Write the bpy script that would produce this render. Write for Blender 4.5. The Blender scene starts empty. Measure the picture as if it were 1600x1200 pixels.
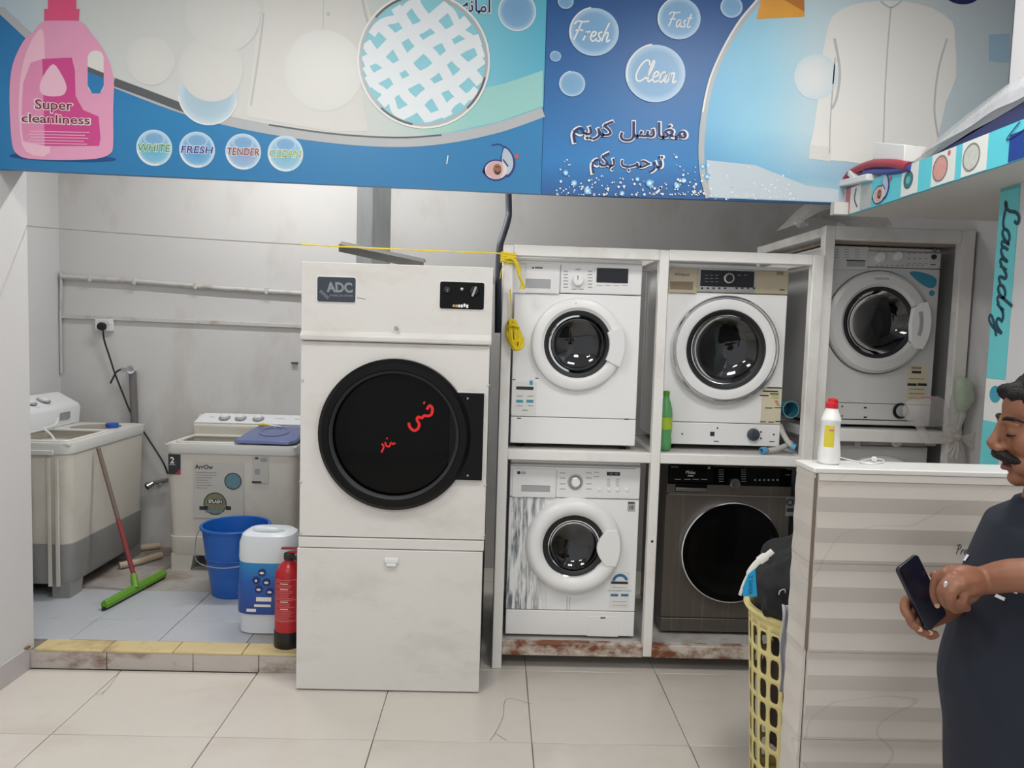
import bpy, bmesh, math, random
from mathutils import Vector, Matrix, noise
random.seed(7)
S = bpy.context.scene
C = S.collection
PI = math.pi

# ---------------------------------------------------------------- camera
F, EYE = 1170.0, 1.56                       # focal length in pixels of the 1600 px frame, eye height
_p, _y, _r = (math.radians(a) for a in (4.164, 1.257, 1.717))
_fw = Vector((math.sin(_y)*math.cos(_p), math.cos(_y)*math.cos(_p), -math.sin(_p)))
_rt0 = Vector((math.cos(_y), -math.sin(_y), 0)); _up0 = _rt0.cross(_fw)
_rt = math.cos(_r)*_rt0 + math.sin(_r)*_up0
_up = -math.sin(_r)*_rt0 + math.cos(_r)*_up0
cam = bpy.data.cameras.new('camera'); cam.sensor_width = 36; cam.lens = F/1600*36; cam.clip_start = .02
camo = bpy.data.objects.new('camera', cam); C.objects.link(camo)
camo.matrix_world = Matrix(((_rt.x, _up.x, -_fw.x, 0), (_rt.y, _up.y, -_fw.y, 0), (_rt.z, _up.z, -_fw.z, EYE), (0, 0, 0, 1)))
S.camera = camo

# ---------------------------------------------------------------- world, lamps, exposure
w = bpy.data.worlds.new('world'); S.world = w; w.use_nodes = True
w.node_tree.nodes['Background'].inputs[0].default_value = (.95, .975, 1, 1)
w.node_tree.nodes['Background'].inputs[1].default_value = .6
S.view_settings.view_transform = 'Standard'; S.view_settings.look = 'None'
S.view_settings.exposure = .19; S.view_settings.gamma = 1; S.view_settings.use_curve_mapping = False
CEIL = 3.1
LAMPS = [(-.95, 1.8, 14), (1.0, 1.8, 16), (-.95, -.3, 16), (.75, -.3, 16)]     # ceiling panels x, y, watts
def area(name, loc, sx, sy, watts, col=(1, .985, .96)):
    l = bpy.data.lights.new(name, 'AREA'); l.shape = 'RECTANGLE'; l.size = sx; l.size_y = sy; l.energy = watts; l.color = col
    o = bpy.data.objects.new(name, l); o.location = loc; C.objects.link(o)
for lx, ly, wt in LAMPS:
    area('ceiling_panel_light', (lx, ly, CEIL-.035), .58, .58, wt)
area('alcove_tube_light', (-1.0, 4.0, CEIL-.09), 1.55, .06, 27, (1, .99, .965))

# ---------------------------------------------------------------- from photo pixels to points on known planes
def ray(px, py): return _rt*((px-800)/F) - _up*((py-600)/F) + _fw
def P(px, py, Y):
    d = ray(px, py); t = Y/d.y; return Vector((d.x*t, Y, EYE+d.z*t))
def PX(px, py, X):
    d = ray(px, py); t = X/d.x; return Vector((X, d.y*t, EYE+d.z*t))
def PZ(px, py, Z):
    d = ray(px, py); t = (Z-EYE)/d.z; return Vector((d.x*t, d.y*t, Z))

# ---------------------------------------------------------------- materials
def lin(c): return tuple(((v/255/12.92) if v <= 10 else ((v/255+.055)/1.055)**2.4) for v in c)
MATS = {}
def nn(nt, t, x=0, y=0): n = nt.nodes.new(t); n.location = (x, y); return n
def mat(name, col, rough=.5, metal=0., var=.05, scale=6., bump=0., bscale=60., spec=.5, dirt=None, stretch=None, emit=0, coat=0, sss=0, thr=.52, within=None):
    """principled surface with a little procedural mottling; dirt = (colour, amount, scale, (sx,sy,sz))"""
    if name in MATS: return MATS[name]
    m = bpy.data.materials.new(name); m.use_nodes = True; MATS[name] = m
    nt = m.node_tree; b = nt.nodes['Principled BSDF']; L = nt.links.new
    b.inputs['Roughness'].default_value = rough; b.inputs['Metallic'].default_value = metal
    b.inputs['Specular IOR Level'].default_value = spec
    if coat: b.inputs['Coat Weight'].default_value = coat
    tc = nn(nt, 'ShaderNodeTexCoord', -1100); mp = nn(nt, 'ShaderNodeMapping', -900)
    if stretch: mp.inputs['Scale'].default_value = stretch
    L(tc.outputs['Object'], mp.inputs[0])
    nz = nn(nt, 'ShaderNodeTexNoise', -700); nz.inputs['Scale'].default_value = scale; nz.inputs['Detail'].default_value = 5
    L(mp.outputs[0], nz.inputs['Vector'])
    l = lin(col); mx = nn(nt, 'ShaderNodeMix', -400); mx.data_type = 'RGBA'
    mx.inputs[6].default_value = tuple(v*(1-var) for v in l)+(1,); mx.inputs[7].default_value = tuple(min(1, v*(1+var)) for v in l)+(1,)
    L(nz.outputs[0], mx.inputs[0]); out = mx.outputs[2]
    if dirt:
        dc, da, ds, dst = dirt
        mp2 = nn(nt, 'ShaderNodeMapping', -900, -300); mp2.inputs['Scale'].default_value = dst
        L(tc.outputs['Object'], mp2.inputs[0])
        n2 = nn(nt, 'ShaderNodeTexNoise', -700, -300); n2.inputs['Scale'].default_value = ds; n2.inputs['Detail'].default_value = 8; n2.inputs['Roughness'].default_value = .65
        L(mp2.outputs[0], n2.inputs['Vector'])
        cr = nn(nt, 'ShaderNodeMapRange', -500, -300); cr.inputs[1].default_value = thr; cr.inputs[2].default_value = thr+.16; cr.inputs[4].default_value = da
        L(n2.outputs[0], cr.inputs[0])
        amt = cr.outputs[0]
        if within:                                      # wear confined to one end of the thing: (axis, full, none)
            sx = nn(nt, 'ShaderNodeSeparateXYZ', -700, -700); L(tc.outputs['Object'], sx.inputs[0])
            mr = nn(nt, 'ShaderNodeMapRange', -500, -700); mr.inputs[1].default_value = within[1]; mr.inputs[2].default_value = within[2]; mr.inputs[3].default_value = 1; mr.inputs[4].default_value = 0
            L(sx.outputs[within[0]], mr.inputs[0]); mu = nn(nt, 'ShaderNodeMath', -300, -500); mu.operation = 'MULTIPLY'; L(amt, mu.inputs[0]); L(mr.outputs[0], mu.inputs[1]); amt = mu.outputs[0]
        m2 = nn(nt, 'ShaderNodeMix', -200); m2.data_type = 'RGBA'; L(amt, m2.inputs[0]); L(out, m2.inputs[6])
        m2.inputs[7].default_value = lin(dc)+(1,); out = m2.outputs[2]
    L(out, b.inputs['Base Color'])
    if bump:
        n3 = nn(nt, 'ShaderNodeTexNoise', -500, -600); n3.inputs['Scale'].default_value = bscale; n3.inputs['Detail'].default_value = 3
        L(mp.outputs[0], n3.inputs['Vector'])
        bp = nn(nt, 'ShaderNodeBump', -200, -500); bp.inputs['Strength'].default_value = bump; bp.inputs['Distance'].default_value = .004
        L(n3.outputs[0], bp.inputs['Height']); L(bp.outputs[0], b.inputs['Normal'])
    if emit:
        b.inputs['Emission Color'].default_value = l+(1,); b.inputs['Emission Strength'].default_value = emit
    if sss:
        b.inputs['Subsurface Weight'].default_value = sss; b.inputs['Subsurface Radius'].default_value = (.012, .004, .002); b.inputs['Subsurface Scale'].default_value = .5
    return m
def glass(name, tint, fac=.12, rough=.03):
    """thin tinted pane: see-through tint with a glossy surface"""
    if name in MATS: return MATS[name]
    m = bpy.data.materials.new(name); m.use_nodes = True; MATS[name] = m
    nt = m.node_tree; nt.nodes.remove(nt.nodes['Principled BSDF']); L = nt.links.new
    t = nn(nt, 'ShaderNodeBsdfTransparent'); t.inputs[0].default_value = tint+(1,)
    g = nn(nt, 'ShaderNodeBsdfGlossy'); g.inputs['Roughness'].default_value = rough; g.inputs[0].default_value = (.9, .9, .9, 1)
    fr = nn(nt, 'ShaderNodeFresnel'); fr.inputs[0].default_value = 1.5
    mr = nn(nt, 'ShaderNodeMapRange'); mr.inputs[3].default_value = fac*.4; L(fr.outputs[0], mr.inputs[0])
    mx = nn(nt, 'ShaderNodeMixShader'); L(mr.outputs[0], mx.inputs[0]); L(t.outputs[0], mx.inputs[1]); L(g.outputs[0], mx.inputs[2])
    L(mx.outputs[0], nt.nodes['Material Output'].inputs[0]); return m
def film(name, col, alpha=.5, rough=.35, wrinkle=.6, scale=25):
    """crinkled see-through plastic film"""
    if name in MATS: return MATS[name]
    m = mat(name, col, rough, var=.08, scale=14, bump=wrinkle, bscale=scale)
    nt = m.node_tree; b = nt.nodes['Principled BSDF']
    nz = nn(nt, 'ShaderNodeTexNoise', -600, -900); nz.inputs['Scale'].default_value = scale*.6; nz.inputs['Detail'].default_value = 4
    mr = nn(nt, 'ShaderNodeMapRange', -400, -900); mr.inputs[3].default_value = alpha*.7; mr.inputs[4].default_value = min(1, alpha*1.3)
    nt.links.new(nz.outputs[0], mr.inputs[0]); nt.links.new(mr.outputs[0], b.inputs['Alpha']); return m
def gradmat(name, axis, stops, rough=.45, noise_amt=.03, axis2=None, stops2=None, alpha_attr=None):
    """printed colour blend along an object axis: stops = [(coordinate, colour)...]; optional second blend multiplied over it"""
    if name in MATS: return MATS[name]
    m = bpy.data.materials.new(name); m.use_nodes = True; MATS[name] = m
    nt = m.node_tree; b = nt.nodes['Principled BSDF']; L = nt.links.new; b.inputs['Roughness'].default_value = rough
    b.inputs['Specular IOR Level'].default_value = .6
    tc = nn(nt, 'ShaderNodeTexCoord', -1100); sp = nn(nt, 'ShaderNodeSeparateXYZ', -900); L(tc.outputs['Object'], sp.inputs[0])
    nz = nn(nt, 'ShaderNodeTexNoise', -1000, -300); nz.inputs['Scale'].default_value = 3.; L(tc.outputs['Object'], nz.inputs['Vector'])
    def ramp(ax, st):
        lo, hi = st[0][0], st[-1][0]
        mr = nn(nt, 'ShaderNodeMapRange', -700); mr.inputs[1].default_value = lo; mr.inputs[2].default_value = hi; L(sp.outputs[ax], mr.inputs[0])
        ad = nn(nt, 'ShaderNodeMath', -550); ad.operation = 'MULTIPLY_ADD'; L(nz.outputs[0], ad.inputs[0]); ad.inputs[1].default_value = noise_amt*2
        su = nn(nt, 'ShaderNodeMath', -600); su.operation = 'SUBTRACT'; L(mr.outputs[0], su.inputs[0]); su.inputs[1].default_value = noise_amt; L(su.outputs[0], ad.inputs[2])
        cr = nn(nt, 'ShaderNodeValToRGB', -350); L(ad.outputs[0], cr.inputs[0]); el = cr.color_ramp.elements
        while len(el) < len(st): el.new(.5)
        for e, (t, c) in zip(el, st): e.position = (t-lo)/(hi-lo); e.color = lin(c[:3])+(1,)
        return cr.outputs[0]
    col = ramp(axis, stops)
    if stops2:
        c2 = ramp(axis2, stops2); mx = nn(nt, 'ShaderNodeMix', -150); mx.data_type = 'RGBA'; mx.blend_type = 'MULTIPLY'; mx.inputs[0].default_value = 1
        L(col, mx.inputs[6]); L(c2, mx.inputs[7]); col = mx.outputs[2]
    L(col, b.inputs['Base Color']); return m
def radmat(name, c_in, c_out, bg, a_in, a_mid, a_out, rough=.4):
    """printed round blot: its ink fades over the background ink with the distance from its middle (attribute rad)"""
    if name in MATS: return MATS[name]
    m = bpy.data.materials.new(name); m.use_nodes = True; MATS[name] = m
    nt = m.node_tree; b = nt.nodes['Principled BSDF']; L = nt.links.new; b.inputs['Roughness'].default_value = rough
    b.inputs['Specular IOR Level'].default_value = .6
    at = nn(nt, 'ShaderNodeAttribute', -700); at.attribute_name = 'rad'
    cr = nn(nt, 'ShaderNodeValToRGB', -450); cr.color_ramp.elements.new(.75)
    for e, p, a, c in zip(cr.color_ramp.elements, (0, .75, 1), (a_in, a_mid, a_out), (c_in, tuple((x+y)/2 for x, y in zip(c_in, c_out)), c_out)):
        e.position = p; e.color = lin(tuple(x*a+y*(1-a) for x, y in zip(c, bg)))+(1,)
    L(at.outputs['Fac'], cr.inputs[0]); L(cr.outputs[0], b.inputs['Base Color']); return m

# ---------------------------------------------------------------- mesh building (world coordinates, or local ones through xf)
ORG = {}
X_, Y_, Z_ = Vector((1, 0, 0)), Vector((0, 1, 0)), Vector((0, 0, 1))
def catmull(pts, sub=6, closed=False):
    pts = [Vector(p) for p in pts]; n = len(pts); out = []
    rng = range(n if closed else n-1)
    for i in rng:
        p0 = pts[i-1] if (i > 0 or closed) else pts[i]; p1 = pts[i]; p2 = pts[(i+1) % n]
        p3 = pts[(i+2) % n] if (i+2 < n or closed) else p2
        for k in range(sub):
            t = k/sub
            out.append(.5*((2*p1)+(p2-p0)*t+(2*p0-5*p1+4*p2-p3)*t*t+(3*p1-p0-3*p2+p3)*t**3))
    if not closed: out.append(pts[-1])
    return out
def rrect(x0, x1, y0, y1, r, k=5):
    out = []
    for cx, cy, a in ((x1-r, y1-r, 0), (x0+r, y1-r, 90), (x0+r, y0+r, 180), (x1-r, y0+r, 270)):
        for i in range(k+1):
            t = math.radians(a+90*i/k); out.append((cx+r*math.cos(t), cy+r*math.sin(t)))
    return out
class MB:
    def __init__(s, xf=None): s.v = []; s.f = []; s.xf = xf; s.rad = []
    def add(s, vs, fs, rad=None):
        o = len(s.v)
        s.v += [Vector(s.xf(*p)) if s.xf else Vector(p) for p in vs]
        s.f += [tuple(i+o for i in f) for f in fs]
        s.rad += list(rad) if rad else [0]*len(vs); return s
    def box(s, x0, x1, y0, y1, z0, z1):
        vs = [(x, y, z) for x in (x0, x1) for y in (y0, y1) for z in (z0, z1)]
        return s.add(vs, [(0, 1, 3, 2), (4, 6, 7, 5), (0, 4, 5, 1), (2, 3, 7, 6), (0, 2, 6, 4), (1, 5, 7, 3)])
    def bar(s, a, b, w, h, up=(0, 0, 1)):
        a, b, up = Vector(a), Vector(b), Vector(up); d = (b-a).normalized(); u = d.cross(up).normalized()*w/2; v = u.cross(d).normalized()*h/2
        vs = [p+i*u+j*v for p in (a, b) for i, j in ((-1, -1), (1, -1), (1, 1), (-1, 1))]
        return s.add(vs, [(0, 1, 2, 3), (7, 6, 5, 4), (0, 4, 5, 1), (1, 5, 6, 2), (2, 6, 7, 3), (3, 7, 4, 0)])
    def tube(s, pts, r, n=8, closed=False, cap=True, flat=1.):
        pts = [Vector(p) for p in pts]; m = len(pts); rs = r if isinstance(r, (list, tuple)) else [r]*m
        t0 = (pts[1]-pts[0]).normalized(); u = t0.orthogonal().normalized(); vs = []
        for i, p in enumerate(pts):
            t = (pts[(i+1) % m]-pts[i-1]) if (closed or 0 < i < m-1) else (pts[1]-pts[0] if i == 0 else pts[-1]-pts[-2])
            t.normalize(); u = (u-t*u.dot(t)).normalized(); v = t.cross(u)
            vs += [p+(u*math.cos(2*PI*k/n)+v*flat*math.sin(2*PI*k/n))*rs[i] for k in range(n)]
        fs = [(i*n+k, i*n+(k+1) % n, ((i+1) % m)*n+(k+1) % n, ((i+1) % m)*n+k) for i in range(m if closed else m-1) for k in range(n)]
        if cap and not closed: fs += [tuple(range(n))[::-1], tuple(range((m-1)*n, m*n))]
        return s.add(vs, fs)
    def lathe(s, prof, o, ax=(0, 0, 1), n=32, u=None, arc=None):
        o, ax = Vector(o), Vector(ax).normalized(); u = Vector(u) if u else ax.orthogonal().normalized(); v = ax.cross(u)
        a0, a1 = arc or (0, 2*PI); m = n+1 if arc else n; vs = []; fs = []
        for r, t in prof:
            vs += [o+ax*t+(u*math.cos(a0+(a1-a0)*k/n)+v*math.sin(a0+(a1-a0)*k/n))*max(r, 1e-5) for k in range(m)]
        for i in range(len(prof)-1):
            fs += [(i*m+k, i*m+(k+1) % m, (i+1)*m+(k+1) % m, (i+1)*m+k) for k in range(n if arc else m)]
        return s.add(vs, fs)
    def prism(s, poly, o, u, v, w):
        o, u, v, w = Vector(o), Vector(u), Vector(v), Vector(w); n = len(poly)
        vs = [o+u*a+v*b for a, b in poly]; vs += [p+w for p in vs]
        return s.add(vs, [tuple(range(n)), tuple(range(n, 2*n))[::-1]]+[(i, i+n, (i+1) % n+n, (i+1) % n) for i in range(n)])
    def loft(s, rings, cap=True, closed=True):
        n = len(rings[0]); vs = [p for r in rings for p in r]; fs = []
        for i in range(len(rings)-1):
            fs += [(i*n+k, i*n+(k+1) % n, (i+1)*n+(k+1) % n, (i+1)*n+k) for k in range(n if closed else n-1)]
        if cap: fs += [tuple(range(n))[::-1], tuple(range((len(rings)-1)*n, len(rings)*n))]
        return s.add(vs, fs)
    def poly(s, pts): return s.add(pts, [tuple(range(len(pts)))])
    def ribbon(s, pts, w, nrm, taper=None):
        pts = [Vector(p) for p in pts]; nrm = Vector(nrm); m = len(pts); vs = []
        for i, p in enumerate(pts):
            t = (pts[min(i+1, m-1)]-pts[max(i-1, 0)]).normalized(); k = t.cross(nrm).normalized()*(w/2)*(taper[i] if taper else 1); vs += [p-k, p+k]
        return s.add(vs, [(2*i, 2*i+1, 2*i+3, 2*i+2) for i in range(m-1)])
    def disc(s, c, u, v, r, n=40, ry=None, rings=(0, .35, .75, 1)):
        c, u, v = Vector(c), Vector(u), Vector(v); vs = [c]; rad = [0]; fs = []; ry = ry or r
        for q in rings[1:]:
            vs += [c+u*(r*q*math.cos(2*PI*k/n))+v*(ry*q*math.sin(2*PI*k/n)) for k in range(n)]; rad += [q]*n
        fs += [(0, 1+k, 1+(k+1) % n) for k in range(n)]
        for i in range(len(rings)-2):
            a, b = 1+i*n, 1+(i+1)*n; fs += [(a+k, b+k, b+(k+1) % n, a+(k+1) % n) for k in range(n)]
        return s.add(vs, fs, rad)
    def annulus(s, c, u, v, r0, r1, n=48, a0=0, a1=2*PI):
        c, u, v = Vector(c), Vector(u), Vector(v); full = a1-a0 > 6.28; m = n if full else n+1; vs = []
        for k in range(m):
            t = a0+(a1-a0)*k/n; d = u*math.cos(t)+v*math.sin(t); vs += [c+d*r0, c+d*r1]
        return s.add(vs, [(2*k, 2*k+1, 2*((k+1) % m)+1, 2*((k+1) % m)) for k in range(n)])
    def plate_hole(s, o, u, v, w, x0, x1, z0, z1, cx, cz, r, n=64):
        """plate x0..x1 by z0..z1 in the (u,v) plane at o with a round hole, thickness vector w"""
        o, u, v, w = Vector(o), Vector(u), Vector(v), Vector(w)
        an = [2*PI*k/n for k in range(n)]+[math.atan2(b-cz, a-cx) % (2*PI) for a in (x0, x1) for b in (z0, z1)]
        an = sorted(set(round(a, 6) for a in an)); m = len(an); inn = []; outr = []
        for a in an:
            c, d = math.cos(a), math.sin(a)
            t = min(((x1-cx)/c if c > 1e-9 else (x0-cx)/c if c < -1e-9 else 1e9), ((z1-cz)/d if d > 1e-9 else (z0-cz)/d if d < -1e-9 else 1e9))
            inn.append(o+u*(cx+r*c)+v*(cz+r*d)); outr.append(o+u*(cx+t*c)+v*(cz+t*d))
        vs = inn+outr+[p+w for p in inn]+[p+w for p in outr]; fs = []
        for k in range(m):
            j = (k+1) % m
            fs += [(k, j, m+j, m+k), (2*m+k, 3*m+k, 3*m+j, 2*m+j), (k, 2*m+k, 2*m+j, j), (m+k, m+j, 3*m+j, 3*m+k)]
        return s.add(vs, fs)
    def frame(s, x0, x1, z0, z1, hx0, hx1, hz0, hz1, y0, y1):
        """plate facing -y with a rectangular hole"""
        s.box(x0, hx0, y0, y1, z0, z1); s.box(hx1, x1, y0, y1, z0, z1); s.box(hx0, hx1, y0, y1, z0, hz0); return s.box(hx0, hx1, y0, y1, hz1, z1)
    def blob(s, c, rx, ry, rz, n=24, m=14, amp=0, fr=3., seed=0, rot=None):
        c = Vector(c); vs = []; fs = []
        for i in range(m+1):
            th = PI*i/m
            for k in range(n):
                ph = 2*PI*k/n; d = Vector((math.sin(th)*math.cos(ph), math.sin(th)*math.sin(ph), math.cos(th)))
                q = 1+amp*noise.noise(d*fr+Vector((seed*7.3, seed*3.1, seed))) if amp else 1
                p = Vector((d.x*rx*q, d.y*ry*q, d.z*rz*q)); vs.append(c+(rot @ p if rot else p))
        for i in range(m):
            fs += [(i*n+k, (i+1)*n+k, (i+1)*n+(k+1) % n, i*n+(k+1) % n) for k in range(n)]
        return s.add(vs, fs)
    def build(s, name, m, parent=None, bevel=0, smooth=35, seg=2, solid=0, sub=0):
        me = bpy.data.meshes.new(name)
        if parent is not None: o0 = ORG[parent.name]
        else:
            lo = Vector([min(v[i] for v in s.v) for i in range(3)]); hi = Vector([max(v[i] for v in s.v) for i in range(3)])
            o0 = Vector(((lo.x+hi.x)/2, (lo.y+hi.y)/2, lo.z))
        me.from_pydata([v-o0 for v in s.v], [], s.f)
        bm = bmesh.new(); bm.from_mesh(me)
        bmesh.ops.remove_doubles(bm, verts=bm.verts, dist=2e-5) if not any(s.rad) else None
        bmesh.ops.recalc_face_normals(bm, faces=bm.faces); bm.to_mesh(me); bm.free()
        if any(s.rad):
            at = me.attributes.new('rad', 'FLOAT', 'POINT'); at.data.foreach_set('value', s.rad)
        if smooth: me.shade_smooth(); me.set_sharp_from_angle(angle=math.radians(smooth))
        me.materials.append(MATS[m] if isinstance(m, str) else m)
        o = bpy.data.objects.new(name, me); C.objects.link(o)
        if parent is None: o.location = o0
        else: o.parent = parent
        ORG[o.name] = o0
        if solid: q = o.modifiers.new('solid', 'SOLIDIFY'); q.thickness = solid; q.offset = 0
        if bevel: q = o.modifiers.new('bevel', 'BEVEL'); q.width = bevel; q.segments = seg; q.limit_method = 'ANGLE'; q.angle_limit = math.radians(40)
        if sub: q = o.modifiers.new('sub', 'SUBSURF'); q.levels = sub; q.render_levels = sub
        return o
def tag(o, label=None, cat=None, group=None, kind=None):
    for k, v in (('label', label), ('category', cat), ('group', group), ('kind', kind)):
        if v: o[k] = v
    return o
def thing(name, loc, label, cat, group=None):
    o = bpy.data.objects.new(name, None); o.location = loc; o.empty_display_size = .05; C.objects.link(o); ORG[o.name] = Vector(loc)
    return tag(o, label, cat, group)
def setting(o): o['kind'] = 'structure'; return o
def copies(o, parent, locs):
    """further pieces sharing the mesh of piece o, shifted by the given offsets"""
    out = []
    for d in locs:
        c = o.copy(); C.objects.link(c); c.parent = parent; c.location = o.location+Vector(d); ORG[c.name] = ORG[o.name]; out.append(c)
    return out
def text(name, body, m, parent, o, u=X_, v=Z_, height=None, width=None, shear=0, bold=0., align='CENTER', off=None, spacing=1.):
    """flat lettering: o is the middle (or left end) of the line on the surface"""
    cu = bpy.data.curves.new('t', 'FONT'); cu.body = body; cu.resolution_u = 3; cu.shear = shear; cu.offset = bold; cu.space_character = spacing
    ob = bpy.data.objects.new('t', cu); C.objects.link(ob); bpy.context.view_layer.update()
    me = bpy.data.meshes.new_from_object(ob.evaluated_get(bpy.context.evaluated_depsgraph_get()))
    bpy.data.objects.remove(ob); bpy.data.curves.remove(cu)
    xs = [q.co.x for q in me.vertices]; ys = [q.co.y for q in me.vertices]; x0, x1, y0, y1 = min(xs), max(xs), min(ys), max(ys)
    sy = height/(y1-y0) if height else width/(x1-x0); sx = width/(x1-x0) if width else sy
    cx = (x0+x1)/2 if align == 'CENTER' else x0; cy = (y0+y1)/2
    mb = MB(); mb.add([Vector(o)+Vector(u)*((q.co.x-cx)*sx)+Vector(v)*((q.co.y-cy)*sy) for q in me.vertices], [tuple(p.vertices) for p in me.polygons])
    bpy.data.meshes.remove(me); return mb.build(name, m, parent, smooth=0)
GLYPH = {
 'F': (.62, [[(.12, 0), (.28, .5), (.4, .95)], [(.02, .82), (.2, .99), (.5, .97), (.8, 1.02)], [(.14, .48), (.34, .55), (.55, .5)]]),
 'P': (.55, [[(.12, 0), (.2, .5), (.28, .95)], [(.05, .85), (.3, 1.), (.5, .85), (.42, .6), (.22, .5)]]),
 'r': (.34, [[(0, 0), (.08, .25), (.13, .5)], [(.09, .28), (.18, .44), (.34, .48)]]),
 'e': (.36, [[(0, .2), (.22, .28), (.3, .42), (.2, .5), (.08, .38), (.05, .15), (.15, 0), (.3, .05), (.38, .15)]]),
 's': (.3, [[(-.02, .06), (.14, 0), (.22, .12), (.12, .28), (.1, .42), (.27, .5)]]),
 'h': (.44, [[(0, 0), (.12, .5), (.28, 1.)], [(.06, .22), (.2, .47), (.3, .42), (.26, .1), (.32, 0), (.44, .12)]]),
 'a': (.44, [[(.34, .42), (.2, .5), (.06, .35), (.03, .1), (.12, 0), (.26, .18), (.36, .5), (.3, .12), (.36, 0), (.46, .12)]]),
 't': (.32, [[(.24, .95), (.1, .3), (.1, .03), (.2, 0), (.3, .12)], [(0, .62), (.36, .67)]]),
 'C': (.58, [[(.64, .78), (.6, .98), (.42, 1.), (.18, .7), (.06, .3), (.12, .04), (.3, 0), (.56, .2)]]),
 'l': (.27, [[(0, .1), (.2, .6), (.28, .95), (.2, .98), (.1, .5), (.08, .08), (.16, 0), (.28, .12)]]),
 'n': (.43, [[(0, 0), (.09, .48)], [(.04, .2), (.18, .46), (.28, .44), (.26, .12), (.3, 0), (.43, .12)]]),
 'u': (.43, [[(.05, .48), (0, .15), (.08, 0), (.22, .15), (.32, .48), (.27, .12), (.33, 0), (.44, .12)]]),
 'd': (.46, [[(.32, .42), (.18, .5), (.05, .35), (.03, .1), (.12, 0), (.26, .2), (.44, 1.)], [(.31, .4), (.29, .08), (.36, 0), (.47, .12)]]),
 'y': (.43, [[(.05, .48), (0, .18), (.08, .05), (.2, .15), (.32, .48)], [(.32, .48), (.25, -.1), (.1, -.45), (-.02, -.42), (.05, -.2), (.42, .12)]]),
 'L': (.6, [[(.42, .72), (.47, .95), (.32, 1.), (.22, .75), (.2, .35), (.1, .08), (0, .05), (.08, .14), (.25, .05), (.5, 0), (.64, .12)]]),
}
def script_text(name, body, m, parent, o, u, v, nrm, width, wt=.07, slant=.12):
    """brush lettering drawn as strokes; o is the left end of the base line"""
    tot = sum(GLYPH[c][0] for c in body); k = width/tot; x = 0; mb = MB(); o, u, v = Vector(o), Vector(u), Vector(v)
    for c in body:
        a, st = GLYPH[c]
        for q in st:
            pts = catmull([o+u*((x+px+slant*py)*k)+v*(py*k) for px, py in q], 5); mb.ribbon(pts, wt*k, nrm)
        x += a
    return mb.build(name, m, parent, smooth=0)

# ================================================================ materials
mat('wall_paint', (206, 205, 206), .6, var=.03, scale=2.5, bump=.05, bscale=30)
mat('alcove_paint', (205, 204, 203), .55, var=.05, scale=1.6, bump=.08, bscale=18, dirt=((172, 166, 158), .5, 1.6, (1, 1, .5)))
mat('ceiling_paint', (225, 225, 222), .8, var=.02)
mat('grout', (126, 118, 108), .9, var=.15, scale=20)
mat('floor_tile_glaze', (206, 200, 192), .28, var=.05, scale=2.2, dirt=((184, 172, 160), .45, 1.3, (1, 1.6, 1)))
mat('platform_tile_glaze', (178, 182, 188), .3, var=.06, scale=3, dirt=((142, 132, 122), .8, 1.8, (1, 1, 1)))
mat('platform_tile_grime', (166, 162, 158), .45, var=.1, scale=4, dirt=((124, 104, 88), .8, 4, (1, 1, 1)), thr=.47)
mat('edge_tile_glaze', (206, 188, 140), .4, var=.1, scale=6, dirt=((160, 138, 100), .8, 5, (1, 1, 1)))
mat('riser_tile_glaze', (188, 180, 174), .4, var=.08, scale=5, dirt=((120, 96, 78), .9, 4.5, (1, 1, 2)))
mat('skirting_tile', (182, 176, 178), .35, var=.08, scale=8)
mat('stain_brown', (120, 92, 70), .8, var=.2, scale=14)
mat('crack_dark', (120, 110, 100), .9)
mat('white_gloss', (226, 226, 224), .3, var=.02)
mat('white_plastic', (224, 224, 223), .38, var=.02)
mat('lamp_diffuser', (255, 252, 245), .5, emit=4)
mat('steel', (190, 190, 192), .3, metal=1, var=.06)
mat('chrome', (215, 215, 218), .12, metal=1, var=.02)
mat('black_plastic', (18, 18, 20), .35, var=.1)
mat('dark_rubber', (40, 42, 46), .6, var=.1)
mat('grey_print', (150, 150, 152), .6); mat('dark_print', (45, 46, 50), .6); mat('white_print', (238, 238, 238), .5)
mat('navy_print', (28, 34, 92), .5)

# ================================================================ floor and platform
XL, XR, YF, YB_, XA = -2.03, 2.15, -1.2, 4.8, -2.76
XP, YP = 1.63, 2.453                                     # right wall stands forward up to YP
ST = 3.255                                              # front of the step
fl = setting(MB().box(XL-.05, XR+.05, YF, YB_+.05, -.08, -.006).build('floor', 'grout'))
cache = {}
def tile(parent, name, x0, x1, y0, y1, z0, z1, m, bev=.0015):
    key = (name, round(x1-x0, 4), round(y1-y0, 4))
    if key not in cache:
        cache[key] = (MB().box(x0, x1, y0, y1, z0, z1).build(name, m, parent, bevel=bev, seg=1), x0, y0)
    else:
        o, a, b = cache[key]; copies(o, parent, [(x0-a, y0-b, 0)])
G = .0016
xs = [XL]+[.176+.6*k for k in range(-3, 4)]+[XR]
ys = [2.73+.6*k for k in range(-6, 4)]+[YB_]
for i in range(len(xs)-1):
    for j in range(len(ys)-1):
        x0, x1, y0, y1 = xs[i]+G, xs[i+1]-G, ys[j]+G, ys[j+1]-G
        if y0 > 3.3 and x1 < -.83: continue
        if y0 > 3.3 and x0 < -.83: x0 = -.83
        if y0 < 3.26 and y1 > 3.26 and x1 < -.83: y1 = ST-.002
        tile(fl, 'floor_tile', x0, x1, y0, y1, -.012, 0, 'floor_tile_glaze')
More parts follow.
